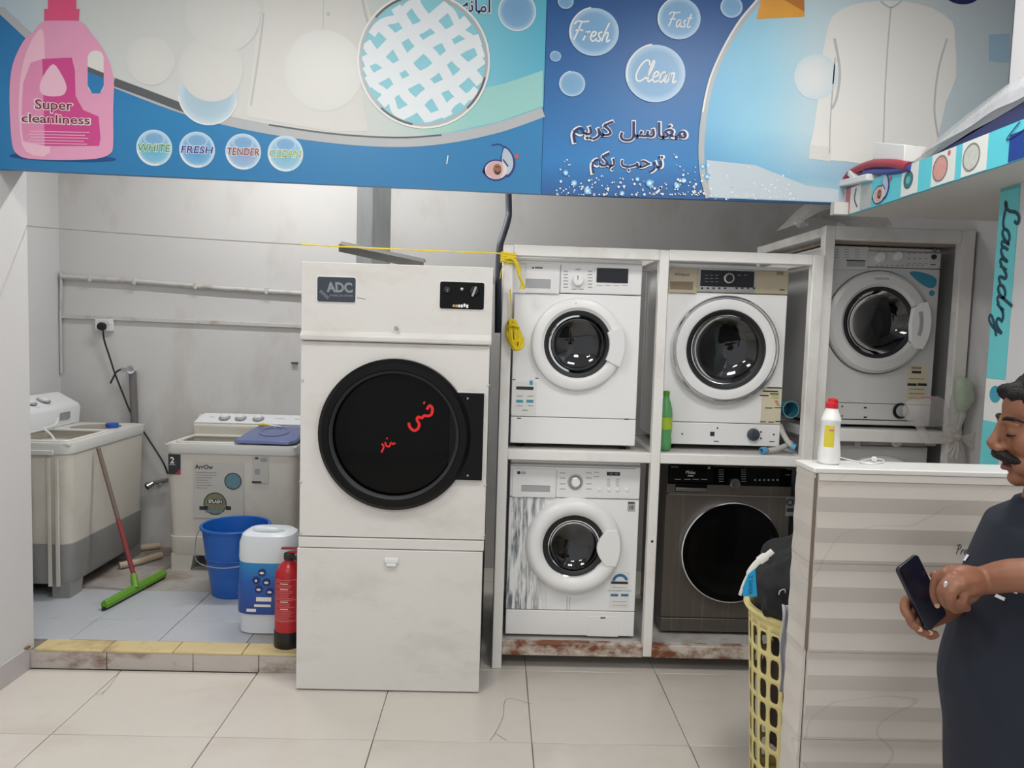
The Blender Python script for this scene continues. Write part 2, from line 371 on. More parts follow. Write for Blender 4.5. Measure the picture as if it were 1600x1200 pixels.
# hairline cracks in the tiles by the dryer, the mended chip and dirt along the step
for pts in ([(830, 1100), (792, 1092), (786, 1120), (774, 1145), (765, 1158)], [(774, 1146), (792, 1157)], [(186, 1052), (166, 1078), (150, 1086)], [(166, 1078), (158, 1086)]):
    MB().ribbon(catmull([PZ(a, b, .0006) for a, b in pts], 5), .0022, Z_).build('crack', 'crack_dark', fl, smooth=0)
pf = setting(MB().box(XA, -.84, ST+.012, YB_+.02, -.002, .081).build('floor_platform', 'grout'))
xs = [XA, -2.31, -1.91, -1.51, -1.11, -.84]; ys = [3.364, 3.605, 4.005, 4.405, YB_]
for i in range(5):
    for j in range(4):
        grimy = j > 1 and i < 4; tile(pf, 'platform_tile' if not grimy else 'grimy_tile', xs[i]+G, xs[i+1]-G, ys[j]+G, ys[j+1]-G, .08, .09, 'platform_tile_grime' if grimy else 'platform_tile_glaze')
ex = [XL, -2.008, -1.702, -1.398, -1.093, -.84]
for i in range(1, 5): tile(pf, 'edge_tile', ex[i]+G, ex[i+1]-G, ST, 3.362, .078, .0905, 'edge_tile_glaze', .003)
rx = [XL, -1.69, -1.31, -1.02, -.84]
for i in range(4): tile(pf, 'riser_tile', rx[i]+G, rx[i+1]-G, ST+.002+.001*(i % 2), ST+.016, .001, .079, 'riser_tile_glaze')

# ================================================================ walls
setting(MB().box(XA-.1, XL, YF, 3.3, -.05, CEIL).build('wall_left', 'wall_paint', bevel=.004))
setting(MB().box(XA-.1, XA, 3.3, YB_+.1, -.05, CEIL).build('wall_alcove', 'wall_paint'))
setting(MB().box(XA-.1, XR+.1, YB_, YB_+.1, -.05, CEIL).build('wall_back', 'alcove_paint'))
setting(MB().box(XR, XR+.1, YP, YB_+.1, -.05, CEIL).build('wall_recess', 'wall_paint'))
setting(MB().box(XP, XR+.1, YF, YP, -.05, CEIL).build('wall_right', 'wall_paint', bevel=.003))
setting(MB().box(XL, XR, 3.14, 3.3, 2.19, CEIL).build('wall_header', 'wall_paint'))
setting(MB().box(XA-.1, XR+.1, YF, YB_+.1, CEIL, CEIL+.06).build('ceiling', 'ceiling_paint'))
bb = setting(MB().box(XL-.002, XL+.009, YF, ST-.003, 0, .1).build('baseboard_left', 'skirting_tile', bevel=.002))
MB().box(XL, XL+.012, ST-.03, ST-.002, .098, .106).build('grout_edge', 'stain_brown', bb)

# ceiling lamps (above the frame)
for k, (lx, ly, wt) in enumerate(LAMPS):
    r = thing('ceiling_light', (lx, ly, CEIL), 'square white ceiling light panel in the '+['left', 'right'][k % 2]+' row, '+['nearer the banners', 'farther from the banners'][k//2], 'ceiling light', 'ceiling panels')
    MB().frame(lx-.31, lx+.31, ly-.31, ly+.31, lx-.29, lx+.29, ly-.29, ly+.29, 0, 1) if 0 else None
    q = MB(lambda a, b, c: (a, c, b)); q.frame(lx-.315, lx+.315, ly-.315, ly+.315, lx-.292, lx+.292, ly-.292, ly+.292, CEIL-.03, CEIL-.001); q.build('frame', 'white_gloss', r)
    MB().box(lx-.292, lx+.292, ly-.292, ly+.292, CEIL-.02, CEIL-.004).build('diffuser', 'lamp_diffuser', r)
r = thing('tube_light', (-1., 4.0, CEIL), 'slim white tube lamp on the alcove ceiling behind the banner', 'tube lamp')
MB().box(-1.8, -.2, 3.975, 4.025, CEIL-.04, CEIL-.001).build('housing', 'white_gloss', r, bevel=.004)
MB().tube([(-1.78, 4, CEIL-.06), (-.22, 4, CEIL-.06)], .016, 14).build('tube', 'lamp_diffuser', r)

# ================================================================ printed banners
YB = 3.10
zL, zM, zR, zT = 2.1415, 2.1155, 2.1165, 3.02
def B(px, py, off): return P(px, py, YB-off)
def blayer(name, pts, off, m, parent, sub=0, closed=True):
    q = [B(a, b, off) for a, b in pts]
    if sub: q = catmull(q, sub, closed)
    return MB().poly(q).build(name, m, parent, smooth=0)
def bline(name, pts, wpx, off, m, parent, sub=6, taper=None):
    return MB().ribbon(catmull([B(a, b, off) for a, b in pts], sub), wpx*YB/F, (0, -1, 0)).build(name, m, parent, smooth=0)
def bdisc(name, cx, cy, r, off, m, parent, ry=None):
    return MB().disc(B(cx, cy, off), X_, Z_, r*YB/F, ry=(ry*YB/F if ry else None)).build(name, m, parent, smooth=0)
def bring(name, cx, cy, r0, r1, off, m, parent, a0=0, a1=2*PI):
    return MB().annulus(B(cx, cy, off), X_, Z_, r0*YB/F, r1*YB/F, a0=a0, a1=a1).build(name, m, parent, smooth=0)
gradmat('print_blue_left', 2, [(0, (30, 118, 172)), (.25, (34, 126, 182)), (.9, (30, 106, 168))])
gradmat('print_blue_right', 2, [(0, (14, 86, 150)), (.14, (24, 120, 186)), (.32, (30, 110, 174)), (.6, (32, 92, 154)), (.9, (24, 74, 136))])
mat('print_silver', (178, 182, 184), .4, var=.12, scale=3); mat('print_silver_dark', (88, 92, 96), .4); mat('print_white', (232, 232, 230), .45, var=.02)
mat('print_offwhite', (221, 220, 215), .5, var=.02); mat('print_shirt', (214, 213, 209), .5, var=.015); mat('print_fold', (190, 190, 187), .5, var=.02)
radmat('print_bubble', (190, 215, 228), (225, 238, 245), (40, 110, 176), .5, .5, .75)
radmat('print_haze', (213, 213, 209), (213, 213, 209), (208, 209, 206), 1, .8, .3)
radmat('print_glow', (235, 250, 255), (150, 210, 245), (28, 120, 188), 1, .45, .1)

bl = thing('banner_panel', (-.93, YB, zL), 'printed blue banner with pink detergent bottle and woven disc above the white dryer', 'banner', 'printed banners over the machines')
MB().prism([(XL+.002, zL), (.162, zM), (.162, zT), (XL+.002, zT)], (0, YB, 0), X_, Z_, (0, .035, 0)).build('board', 'print_blue_left', bl)
MB().box(XL+.01, .15, YB+.001, YB+.034, zL-.031, zL-.027).build('edge_strip', 'white_gloss', bl) if 0 else None
gradmat('print_field_left', 0, [(-1.1, (176, 200, 212)), (-.75, (202, 207, 206)), (.2, (209, 208, 203)), (.62, (188, 204, 202)), (.78, (124, 194, 212)), (1.1, (86, 176, 202))])
curve = [(0, 12), (30, 40), (62, 70), (110, 96), (178, 122), (290, 164), (400, 191), (520, 209), (620, 215), (700, 209), (780, 192), (849, 168)]
cv = [B(a, b, .0006) for a, b in curve]; cs = catmull(cv, 6)
cs[0].x = max(cs[0].x, XL+.004)
MB().poly(cs+[Vector((.16, YB-.0006, zT-.002)), Vector((XL+.004, YB-.0006, zT-.002))]).build('print_field', 'print_field_left', bl, smooth=0)
gradmat('print_green', 0, [(0, (206, 214, 190)), (.4, (196, 212, 172)), (.8, (150, 204, 200))])
blayer('print_tint', [(650, 206), (700, 150), (790, 130), (848, 110), (848, 166), (780, 190), (700, 207)], .0009, 'print_green', bl)
bline('print_band', [(a, b+7) for a, b in curve[2:]], 15, .0012, 'print_silver', bl)
bline('print_band', [(0, 14), (30, 42), (62, 72)], 12, .0012, 'print_silver', bl)
bline('print_band_shade', [(178, 128), (230, 147), (290, 170)], 12, .0015, 'print_silver_dark', bl)
bline('print_band_line', [(420, 195), (520, 209), (620, 215), (690, 211)], 2.5, .0018, 'print_silver_dark', bl)
# the white shirt, pale and nearly blown out
blayer('print_shirt', [(425, -45), (560, -45), (584, 40), (560, 110), (575, 205), (520, 206), (385, 182), (400, 60)], .0015, 'print_shirt', bl)
bline('print_shirt_edge', [(560, -30), (572, 25), (580, 48)], 4, .0018, 'print_fold', bl)
bline('print_shirt_edge', [(412, 20), (405, 80), (392, 165)], 3, .0018, 'print_fold', bl)
bline('print_shirt_edge', [(506, -30), (504, 120)], 1.2, .0018, 'print_fold', bl)
for by in (22, 68): bdisc('print_button', 513, by, 3, .0018, 'print_fold', bl)
for k, (cx, cy, r, m) in enumerate(((235, 95, 36, 'print_haze'), (330, 108, 48, 'print_haze'), (348, 22, 56, 'print_haze'), (505, 110, 60, 'print_haze'))):
    bdisc('print_bubble', cx, cy, r, .0019+.0001*k, m, bl)
bring('print_bubble_rim', 325, 148, 43, 45, .0024, 'print_white', bl, PI*1.02, PI*1.95)
bdisc('print_bubble', 325, 148, 44, .0016, radmat('print_soft', (170, 196, 210), (205, 220, 228), (150, 182, 200), .5, .6, .9), bl)
# woven disc
mat('print_cyan', (140, 204, 218), .45, var=.08, scale=20); mat('print_strap', (228, 234, 238), .45, var=.03, scale=15)
bdisc('print_disc', 662, 95, 96, .0021, 'print_cyan', bl)
def chord(cx, cy, R, ang, d):
    a = math.radians(ang); n = (-math.sin(a), math.cos(a)); h = math.sqrt(max(R*R-d*d, 0)); t = (math.cos(a), math.sin(a))
    out = []
    for k in range(7):
        s = -h+2*h*k/6; w = 3.5*math.sin(k*1.9+d*.13); out.append((cx+n[0]*(d+w)+t[0]*s, cy+n[1]*(d+w)+t[1]*s))
    return out
for i, d in enumerate((-82, -49, -16, 17, 50, 82)):
    bline('print_strap', chord(662, 95, 94, -33, d), 17 if abs(d) < 70 else 12, .0024+.0003*(i % 2), 'print_strap', bl)
for i, d in enumerate((-78, -46, -14, 20, 52, 80)):
    bline('print_strap', chord(662, 95, 94, 52, d), 16 if abs(d) < 70 else 11, .0025+.0003*(i % 2), 'print_strap', bl)
bring('print_ring', 662, 95, 93, 98, .0031, 'print_silver', bl); bring('print_ring_glint', 662, 95, 97.5, 100.5, .0032, 'print_white', bl)
for a0, a1 in ((.62*PI, .78*PI), (1.27*PI, 1.45*PI), (1.75*PI, 1.93*PI)): bring('print_ring_shade', 662, 95, 94, 97, .0034, 'print_silver_dark', bl, a0, a1)
bdisc('print_bubble', 808, 18, 28, .0021, 'print_bubble', bl); bring('print_bubble_rim', 808, 18, 27, 28.5, .0024, 'print_white', bl)
ARA = '\uFEEA\uFEE7\uFE8E\uFEE3\uFE8D'
def btext(body, cx, cy, hpx, m, parent, off, wpx=None, bold=0, shear=0, name='lettering'):
    return text(name, body, m, parent, B(cx, cy, off), X_, Z_, height=hpx*YB/F, width=wpx*YB/F if wpx else None, bold=bold, shear=shear)
btext(ARA, 744, 9, 22, 'print_white', bl, .0024, 46, bold=.045); btext(ARA, 744, 9, 19, 'navy_print', bl, .0028, 43, bold=.01)
# pink bottle
mat('print_pink', (226, 158, 190), .45, var=.06, scale=5); mat('print_pink_pale', (236, 190, 208), .45, var=.03); mat('print_magenta', (205, 72, 140), .45, var=.05)
mat('print_cap', (222, 84, 128), .45, var=.06); mat('print_maroon', (128, 28, 62), .5); mat('print_deep', (20, 74, 130), .5)
bdisc('print_shadow', 98, 246, 80, .0016, 'print_deep', bl, ry=6)
bott = [(70, 33), (123, 33), (142, 52), (160, 75), (172, 100), (178, 130), (177, 170), (177, 225), (172, 240), (150, 248), (98, 250), (45, 248), (26, 240), (19, 225), (16, 190), (15, 140), (20, 100), (36, 65), (52, 50)]
blayer('print_bottle', bott, .0024, 'print_pink', bl, 3)
blayer('print_bottle_light', [(66, 45), (70, 90), (72, 160), (78, 238), (40, 236), (30, 190), (32, 120), (46, 70)], .0027, 'print_pink_pale', bl, 3)
blayer('print_label', [(66, 92), (112, 90), (117, 110), (118, 150), (130, 172), (154, 182), (157, 215), (155, 228), (70, 228)], .003, 'print_magenta', bl)
blayer('print_label_pale', [(66, 92), (48, 98), (36, 130), (33, 190), (36, 220), (70, 228)], .003, mat('print_pink_mid', (222, 142, 180), .45), bl)
blayer('print_handle_hole', rrect(137, 162, 79, 146, 12), .003, 'print_offwhite', bl)
blayer('print_handle_hole', [(137, 112), (162, 122), (162, 134), (156, 146), (144, 146), (137, 134)], .0032, 'print_blue_left', bl)
blayer('print_handle_hole', [(137, 104), (162, 114), (162, 122), (137, 112)], .0034, 'print_silver_dark', bl)
blayer('print_drop', [(83, 100), (97, 118), (104, 135), (101, 146), (93, 150), (74, 150), (64, 145), (62, 134), (68, 118)], .0034, 'print_pink_pale', bl, 3)
blayer('print_cap', [(69, 14), (124, 14), (123, 32), (69, 32)], .003, 'print_cap', bl); blayer('print_cap', [(74, -30), (119, -30), (119, 14), (75, 14)], .0027, 'print_cap', bl)
for ww, hh, t, cx, cy in ((56, 22, 'Super', 84, 166), (102, 16, 'cleanliness', 87, 186)):
    btext(t, cx, cy, hh, 'print_white', bl, .0036, ww+4, bold=.05); btext(t, cx, cy, hh-3, 'print_maroon', bl, .004, ww, bold=.012)
for k in range(5): bline('print_fine_line', [(48-k % 2*4, 205+k*4.6), (140-(k*7) % 12, 207+k*4.6)], 1.1, .0034, 'print_pink_pale', bl, 1)
for cx, cy, t, col, glow in ((241, 231, 'WHITE', (70, 150, 60), (120, 190, 200)), (308, 234, 'FRESH', (24, 50, 140), (90, 150, 205)), (380, 237, 'TENDER', (150, 50, 40), (190, 170, 200)), (446, 240, 'CLEAN', (150, 175, 90), (170, 205, 205))):
    bdisc('print_ball', cx, cy, 27, .0016, radmat('print_ball_'+t.lower(), glow, (215, 230, 235), (45, 135, 195), .55, .65, .9), bl)
    bdisc('print_ball_glint', cx, cy-14, 16, .0019, 'print_bubble', bl, ry=10)
    bring('print_ball_rim', cx, cy, 24, 26, .0022, 'print_white', bl, PI*1.05, PI*1.6)
    btext(t, cx, cy, 13, 'print_white', bl, .0024, 51, bold=.05, shear=.15); btext(t, cx, cy, 11, mat('print_word_'+t.lower(), col, .5), bl, .0028, 49, bold=.012, shear=.15)
bline('print_glint', [(700, 243), (698, 256)], 1.6, .0016, 'print_white', bl, 1)
def emblem(parent, pt, k, nrm, pre='emblem'):
    """round blue-edged badge with a head in a white headscarf; pt(x,y,off) maps badge units"""
    def pg(nm, pts, off, m, sub=4): MB().poly(catmull([pt(a, b, off) for a, b in pts], sub, True)).build(pre+nm, m, parent, smooth=0)
    mat('badge_navy', (40, 44, 120), .5); mat('badge_skin', (150, 98, 72), .6); mat('badge_rose', (206, 168, 168), .6)
    circ = lambda cx, cy, rx, ry, n=14: [(cx+rx*math.cos(2*PI*i/n), cy+ry*math.sin(2*PI*i/n)) for i in range(n)]
    pg('_wing_edge', [(2, 14), (4, 24), (8, 37), (19, 27), (25, 10), (23, -4), (14, -16), (6, -10)], .0, 'badge_navy')
    pg('_edge', circ(-5, -4, 20, 18), .0002, 'badge_navy'); pg('_tip', [(-27, -8), (-20, 2), (-16, -12)], .0002, 'badge_navy', 2)
    pg('_wing', [(4, 14), (8, 33), (18, 24), (22, 8), (19, -5), (12, -12), (8, -2)], .0004, mat('badge_grey', (176, 190, 208), .6))
    pg('_fill', circ(-5, -4, 17.5, 15.5), .0005, mat('badge_cream', (214, 206, 204), .6))
    pg('_scarf', [(-21, -8), (-16, 6), (-5, 11), (4, 8), (6, -4), (3, -16), (-6, -19), (-15, -14)], .0007, 'badge_rose')
    pg('_face', circ(-3, -3, 6.5, 9.5), .0009, 'badge_skin')
    pg('_beard', [(-7, -4), (-4, -7), (0, -7), (3, -4), (1, -10), (-2, -12), (-6, -9)], .0011, 'dark_print', 2); pg('_brow', [(-6, 2), (2, 2), (2, .6), (-6, .6)], .0011, 'dark_print', 1)
    MB().ribbon(catmull([pt(-12, 38, .0003), pt(0, 40, .0003), pt(9, 34, .0003)], 4), 1.6*k, nrm).build(pre+'_swirl', 'badge_navy', parent, smooth=0)
    MB().ribbon([pt(6, 14, .0009), pt(14, 2, .0009)], 2*k, nrm).build(pre+'_mark', 'dark_print', parent, smooth=0)
    mat('badge_red', (205, 80, 80), .5); pg('_dot', [(24, 20), (28, 24), (31, 19), (27, 15)], .0003, 'badge_red', 2)
emblem(bl, lambda a, b, o: B(780+a, 262-b*.92, .0018+o), YB/F, (0, -1, 0))

br = thing('banner_panel', (1.1, YB, zR), 'printed blue banner with bubbles reading Fresh, Fast, Clean and a white shirt', 'banner', 'printed banners over the machines')
MB().prism([(.1635, zM), (2.06, zR), (2.06, zT), (.1635, zT)], (0, YB+.003, 0), X_, Z_, (0, .032, 0)).build('board', 'print_blue_right', br)
gradmat('print_field_right', 0, [(-.3, (118, 186, 222)), (-.05, (160, 212, 232)), (.15, (206, 226, 232)), (.6, (212, 219, 221)), (.96, (202, 212, 218))], axis2=2, stops2=[(0, (222, 226, 226)), (.09, (180, 212, 232)), (.3, (240, 248, 252)), (.9, (248, 250, 252))], noise_amt=.06)
arc = [(1215, -45), (1186, 0), (1158, 34), (1132, 78), (1112, 125), (1101, 175), (1096, 225), (1098, 270), (1107, 309)]
ac = catmull([B(a, b, .0006) for a, b in arc], 6)
MB().poly(ac+[Vector((2.058, YB-.0006, zR+.001)), Vector((2.058, YB-.0006, zT-.002)), Vector((ac[0].x, YB-.0006, zT-.002))]).build('print_field', 'print_field_right', br, smooth=0)
bline('print_band', arc, 9, .0012, 'print_silver', br); bline('print_band_glint', [(a-3, b) for a, b in arc[1:6]], 2.5, .0015, 'print_white', br)
blayer('print_mist', [(1104, 250), (1180, 258), (1260, 290), (1310, 296), (1310, 315), (1108, 308)], .0009, mat('print_mist', (192, 204, 212), .5, var=.06), br, 0)
mat('print_orange', (228, 160, 60), .5, var=.12, scale=12); mat('print_orange_dark', (190, 118, 40), .5)
blayer('print_fold_corner', [(1190, -4), (1256, -30), (1257, 26), (1182, 30)], .0015, 'print_orange', br); blayer('print_fold_corner', [(1205, -30), (1256, -30), (1257, 18), (1222, -2)], .0018, 'print_orange_dark', br)
# white shirt
shirt = [(1370, 2), (1330, 8), (1300, 26), (1290, 60), (1284, 92), (1280, 140), (1272, 200), (1266, 242), (1298, 250), (1320, 252), (1440, 262), (1465, 215), (1478, 160), (1494, 120), (1492, 60), (1488, 34), (1455, 12), (1412, 2)]
blayer('print_shirt', shirt, .0015, mat('print_shirt_white', (232, 231, 227), .5, var=.015), br, 2)
blayer('print_cuff', [(1265, 226), (1300, 230), (1298, 252), (1264, 248)], .0018, 'print_offwhite', br)
bdisc('print_bubble', 1275, 120, 34, .0018, radmat('print_gleam', (232, 234, 234), (222, 230, 234), (200, 222, 232), 1, .8, .4), br)
for q, ww in (([(1392, 10), (1388, 60), (1383, 140), (1380, 240)], 2.2), ([(1304, 60), (1312, 110), (1308, 150), (1300, 170)], 4), ([(1480, 60), (1466, 110), (1460, 170), (1466, 214)], 3), ([(1376, 2), (1392, 12), (1408, 2)], 2.5), ([(1305, 90), (1298, 180), (1296, 240)], 2)):
    bline('print_shirt_fold', q, ww, .0018, 'print_fold', br)
blayer('print_patch', [(1545, 54), (1578, 52), (1578, 98), (1545, 96)], .0012, mat('print_patch', (160, 192, 212), .5, var=.06), br)
bdisc('print_badge', 1504, -8, 26, .0015, 'navy_print', br, ry=14)
for cx, cy, r in ((928, 50, 38), (1061, 29, 33), (1024, 115, 46), (868, 88, 8.5), (894, 131, 20), (884, 2, 12), (1143, 11, 17)):
    bdisc('print_bubble', cx, cy, r, .0009, 'print_bubble', br, ry=r*.93); bring('print_bubble_rim', cx, cy, r*.96, r, .0012, 'print_silver', br, 0, 2*PI) if 0 else None
    bring('print_bubble_rim', cx, cy, r*.92, r*.97, .0012, 'print_white', br, PI*.55, PI*1.1)
for t, x, y, wd in (('Fresh', 893, 62, 58), ('Fast', 1042, 41, 36), ('Clean', 991, 126, 64)):
    script_text('lettering', t, 'print_white', br, B(x, y, .0018), (1, 0, -.02), Z_, (0, -1, 0), wd*YB/F, wt=.085)
A1 = '\uFEE2\uFEF3\uFEAE\uFEDB \uFEDE\uFEB3\uFE8E\uFED0\uFEE3'; A2 = '\uFEE2\uFEDC\uFE91 \uFE90\uFEA3\uFEAE\uFE97'
for t, cx, cy, hh, ww in ((A1, 984, 208, 36, 176), (A2, 980, 256, 34, 110)):
    btext(t, cx, cy, hh+4, 'print_white', br, .0014, ww+6, bold=.05); btext(t, cx, cy, hh, 'navy_print', br, .002, ww, bold=.016)
random.seed(4)
spark = MB(); specks = MB()
for k in range(190):
    x = random.uniform(868, 1112); y = 308-abs(random.gauss(0, 1))*26+(x-868)*.012
    if y < 225 or (900 < x < 1050 and y < 274): continue
    specks.disc(B(x, min(y, 304), .0024), X_, Z_, random.choice((.8, 1, 1.3, 2))*YB/F, 8, rings=(0, 1))
for k in range(70):
    x = random.uniform(1110, 1240); y = 312-abs(random.gauss(0, 1))*18
    specks.disc(B(x, min(y, 311), .0024), X_, Z_, random.choice((.8, 1.1, 1.6))*YB/F, 8, rings=(0, 1))
specks.rad = [0]*len(specks.v)
tag(specks.build('print_sparkle_dots', 'print_white', br, smooth=0), kind='stuff')
for x, y, r in ((884, 270, 9), (897, 286, 10), (918, 298, 12), (1015, 286, 12), (1058, 290, 10), (1068, 282, 9), (972, 302, 8), (1098, 260, 8), (1105, 276, 9), (996, 280, 7)):
    bdisc('print_sparkle', x, y, r*.5, .0022, 'print_glow', br)

# ================================================================ dryer
mat('enamel', (214, 212, 208), .38, var=.025, scale=2, dirt=((190, 184, 174), .5, 2.2, (1, 1, 2)))
mat('enamel_shade', (196, 194, 190), .45); mat('dark_side', (52, 54, 58), .5, var=.1)
mat('black_gloss', (8, 8, 9), .14, var=.1, spec=.14); mat('black_satin', (11, 11, 12), .3, var=.1, spec=.2)
mat('plate_blue', (52, 58, 70), .4, var=.1, scale=20); mat('plate_grey', (132, 140, 146), .4); mat('red_ink', (225, 22, 24), .5, var=.1)
mat('white_outline', (235, 235, 235), .5)
YD = 3.11
dx0, dx1, dzt = -.808, -.022, 1.812
dr = thing('tumble_dryer', ((dx0+dx1)/2, YD+.5, 0), 'tall white industrial tumble dryer with a round black door', 'dryer')
MB().box(dx0+.012, dx1-.012, YD+.03, YD+1.02, .004, dzt-.006).build('cabinet', 'dark_side', dr, bevel=.004)
MB().box(dx0, dx0+.0125, YD+.02, YD+1.02, .1, dzt-.004).build('side_panel', 'enamel', dr, bevel=.002)
MB().box(dx0, dx1, YD+.02, YD+1.02, dzt-.008, dzt).build('top_panel', 'enamel', dr, bevel=.003)
def D(px, py, off=0): return P(px, py, YD-off)
tp = MB(); tp.prism([(0, 1.49), (-.016, 1.494), (-.018, 1.512), (0, 1.53), (0, dzt), (.03, dzt), (.03, 1.49)], (dx0, YD, 0), Y_, Z_, (dx1-dx0, 0, 0)); tp.build('control_panel', 'enamel', dr, bevel=.003)
cc = D(617, 679); R0 = .318
MB().plate_hole((0, YD+.004, 0), X_, Z_, (0, .024, 0), dx0, dx1-.006, .668, 1.488, cc.x, cc.z, R0-.012).build('front_panel', 'enamel', dr, bevel=.002)
MB().box(dx0-.006, dx1-.012, YD-.006, YD+.03, .006, .618).build('lower_panel', 'enamel', dr, bevel=.003)
MB().box(dx0-.002, dx1-.008, YD-.002, YD+.028, .621, .664).build('middle_rail', 'enamel', dr, bevel=.003)
# door
dd = MB(); dd.lathe([(.26, .002), (.262, .026), (.272, .036), (.30, .034), (.316, .018), (R0, -.004), (R0-.004, -.02)], (cc.x, YD, cc.z), (0, -1, 0), 72); door = dd.build('door_ring', 'black_satin', dr)
MB().lathe([(.001, .012), (.15, .011), (.24, .004), (.263, .001), (.263, -.02)], (cc.x, YD, cc.z), (0, -1, 0), 64).build('door_window', 'black_gloss', dr)
MB().lathe([(.255, .020), (.262, .030), (.268, .034)], (cc.x, YD, cc.z), (0, -1, 0), 64).build('door_gasket', 'dark_rubber', dr)
a, b = D(703, 613), D(753, 750)
hp = MB(); hp.box(a.x, b.x, YD-.014, YD+.006, b.z, a.z); hg = hp.build('hinge_plate', 'black_satin', dr, bevel=.003)
MB().frame(a.x-.003, b.x+.004, b.z-.004, a.z+.004, a.x, b.x, b.z, a.z, YD+.0015, YD+.005).build('hinge_trim', 'white_outline', dr)
for px, py in ((731, 622), (731, 742), (712, 624), (712, 738)): MB().lathe([(.0001, .016), (.004, .0155), (.005, .0138)], D(px, py), (0, -1, 0), 10).build('hinge_screw', 'steel', hg)
for i, (px, py) in enumerate(((472.5, 531), (472.5, 594), (469.5, 753), (469.5, 834), (765, 540), (763, 602), (758.5, 758), (756, 837))):
    MB().lathe([(.0001, .004), (.0045, .003), (.006, -.0045)], D(px, py), (0, -1, 0), 12).build('screw', 'enamel_shade', dr)
p = D(620, 513); MB().lathe([(.0001, .024), (.004, .0245), (.007, .022), (.009, .014)], p, (0, -1, 0), 16).build('panel_lock', 'steel', dr)
p = D(612, 877, .006); lk = MB(); lk.box(p.x-.03, p.x+.03, p.y-.012, p.y+.003, p.z-.006, p.z+.016); lk.box(p.x-.022, p.x+.022, p.y-.016, p.y+.003, p.z-.02, p.z-.006); lk.build('lower_latch', 'white_plastic', dr, bevel=.004)
def plate(px0, py0, px1, py1, name, m, off=.006, r=.008):
    a, b = D(px0, py1), D(px1, py0)
    MB().prism(rrect(a.x-.004, b.x+.004, a.z-.004, b.z+.004, r+.003), (0, YD+.001, 0), X_, Z_, (0, -off*.6, 0)).build(name+'_rim', 'white_outline', dr)
    return MB().prism(rrect(a.x, b.x, a.z, b.z, r), (0, YD+.001, 0), X_, Z_, (0, -off, 0)).build(name, m, dr)
pl = plate(496, 434, 556, 471, 'name_plate', 'plate_blue')
text('lettering', 'ADC', 'plate_grey', pl, D(531, 449, .0058), height=16*YD/F, width=40*YD/F, bold=.04, shear=-.1)
text('lettering', 'AMERICAN DRYER', 'plate_grey', pl, D(533, 462, .0058), height=3.2*YD/F, width=36*YD/F)
MB().ribbon([D(500, 454, .0058), D(513, 466, .0058)], .013, (0, -1, 0)).build('plate_arrow', mat('plate_dull', (96, 102, 112), .5), pl, smooth=0)
pl = plate(687, 442, 757, 482, 'control_plate', 'black_satin')
kn = MB(); kn.lathe([(.0001, .026), (.017, .025), (.02, .018), (.021, .005)], D(741, 455), (0, -1, 0), 28); k1 = kn.build('timer_knob', 'black_plastic', dr)
MB().bar(D(744, 448, .0275), D(738, 463, .0275), .008, .004, (0, 1, 0)).build('knob_pointer', 'steel', k1)
kn = MB(); kn.lathe([(.0001, .018), (.014, .017), (.017, .005)], D(699, 453), (0, -1, 0), 24); k2 = kn.build('temperature_knob', 'black_plastic', dr)
text('lettering', 'T', 'plate_grey', k2, D(699, 454, .0186), height=.012, bold=.02)
MB().lathe([(.0001, .014), (.006, .0125), (.008, .005)], D(722, 452), (0, -1, 0), 16).build('start_button', 'steel', dr)
for k in range(6):
    p = D(709+k*4.2, 477.5-(k == 4)*1.5, .0062); MB().box(p.x-.0042, p.x+.0042, p.y-.001, p.y, p.z-.005-.001*k, p.z+.004).build('plate_mark', 'white_print' if k > 1 else mat('gold_mark', (200, 170, 110), .4), pl)
MB().ribbon([D(558, 465, .0006), D(571, 467.5, .0006)], .002, (0, -1, 0)).build('scratch', 'dark_print', dr, smooth=0)
def dpx(x, y): return D(450+x/4, 380+y/4, .0126)
for st in ([(868, 1040), (885, 1015), (902, 1032), (897, 1068), (875, 1080), (852, 1078), (836, 1092), (815, 1086), (806, 1102), (820, 1132), (812, 1158), (788, 1171), (762, 1150), (755, 1122)], [(846, 996), (856, 1000)]):
    MB().ribbon(catmull([dpx(*q) for q in st], 5), .0115, (0, -1, 0)).build('red_writing', 'red_ink', dr, smooth=0)
def dpx2(x, y): return D(450+x/2.728, 660+y/2.728, .0126)
for st in ([(400, 90), (408, 105), (398, 128)], [(414, 84), (420, 100), (432, 102), (440, 86), (446, 92), (458, 88)], [(420, 66), (424, 70)]):
    MB().ribbon(catmull([dpx2(*q) for q in st], 4), .0075, (0, -1, 0)).build('red_writing', 'red_ink', dr, smooth=0)

# galvanised duct rising behind the dryer, folded metal strip lying on its top
YT = 4.22
x0, xm, x1 = P(557, 340, YT).x, P(582, 340, YT-.1).x, P(611, 340, YT).x
mat('galvanised', (158, 162, 164), .42, metal=.35, var=.2, scale=7, stretch=(3, 3, .6))
du = thing('exhaust_duct', ((x0+x1)/2, YT, 1.8), 'grey galvanised exhaust duct rising behind the white dryer', 'duct')
MB().prism([(x0, YT), (xm, YT-.1), (x1, YT), (xm, YT+.1)], (0, 0, dzt+.002), X_, Y_, (0, 0, CEIL-dzt-.004)).build('duct_casing', 'galvanised', du, bevel=.004)
MB().tube([(xm, YT-.102, dzt+.02), (xm, YT-.102, CEIL-.02)], .006, 8).build('seam', 'steel', du)
mat('raw_metal', (92, 90, 88), .5, metal=.3, var=.25, scale=18)
a, b = P(530, 378, 3.5), P(662, 414, 3.42); a.z = dzt+.115; b.z = dzt+.0385
st = MB(); st.prism([(0, 0), (.05, .02), (.09, .012), (.09, .008), (.05, .016), (.002, -.004), (-.004, -.034), (-.008, -.034), (-.006, .0)], a, Y_, Z_, b-a)
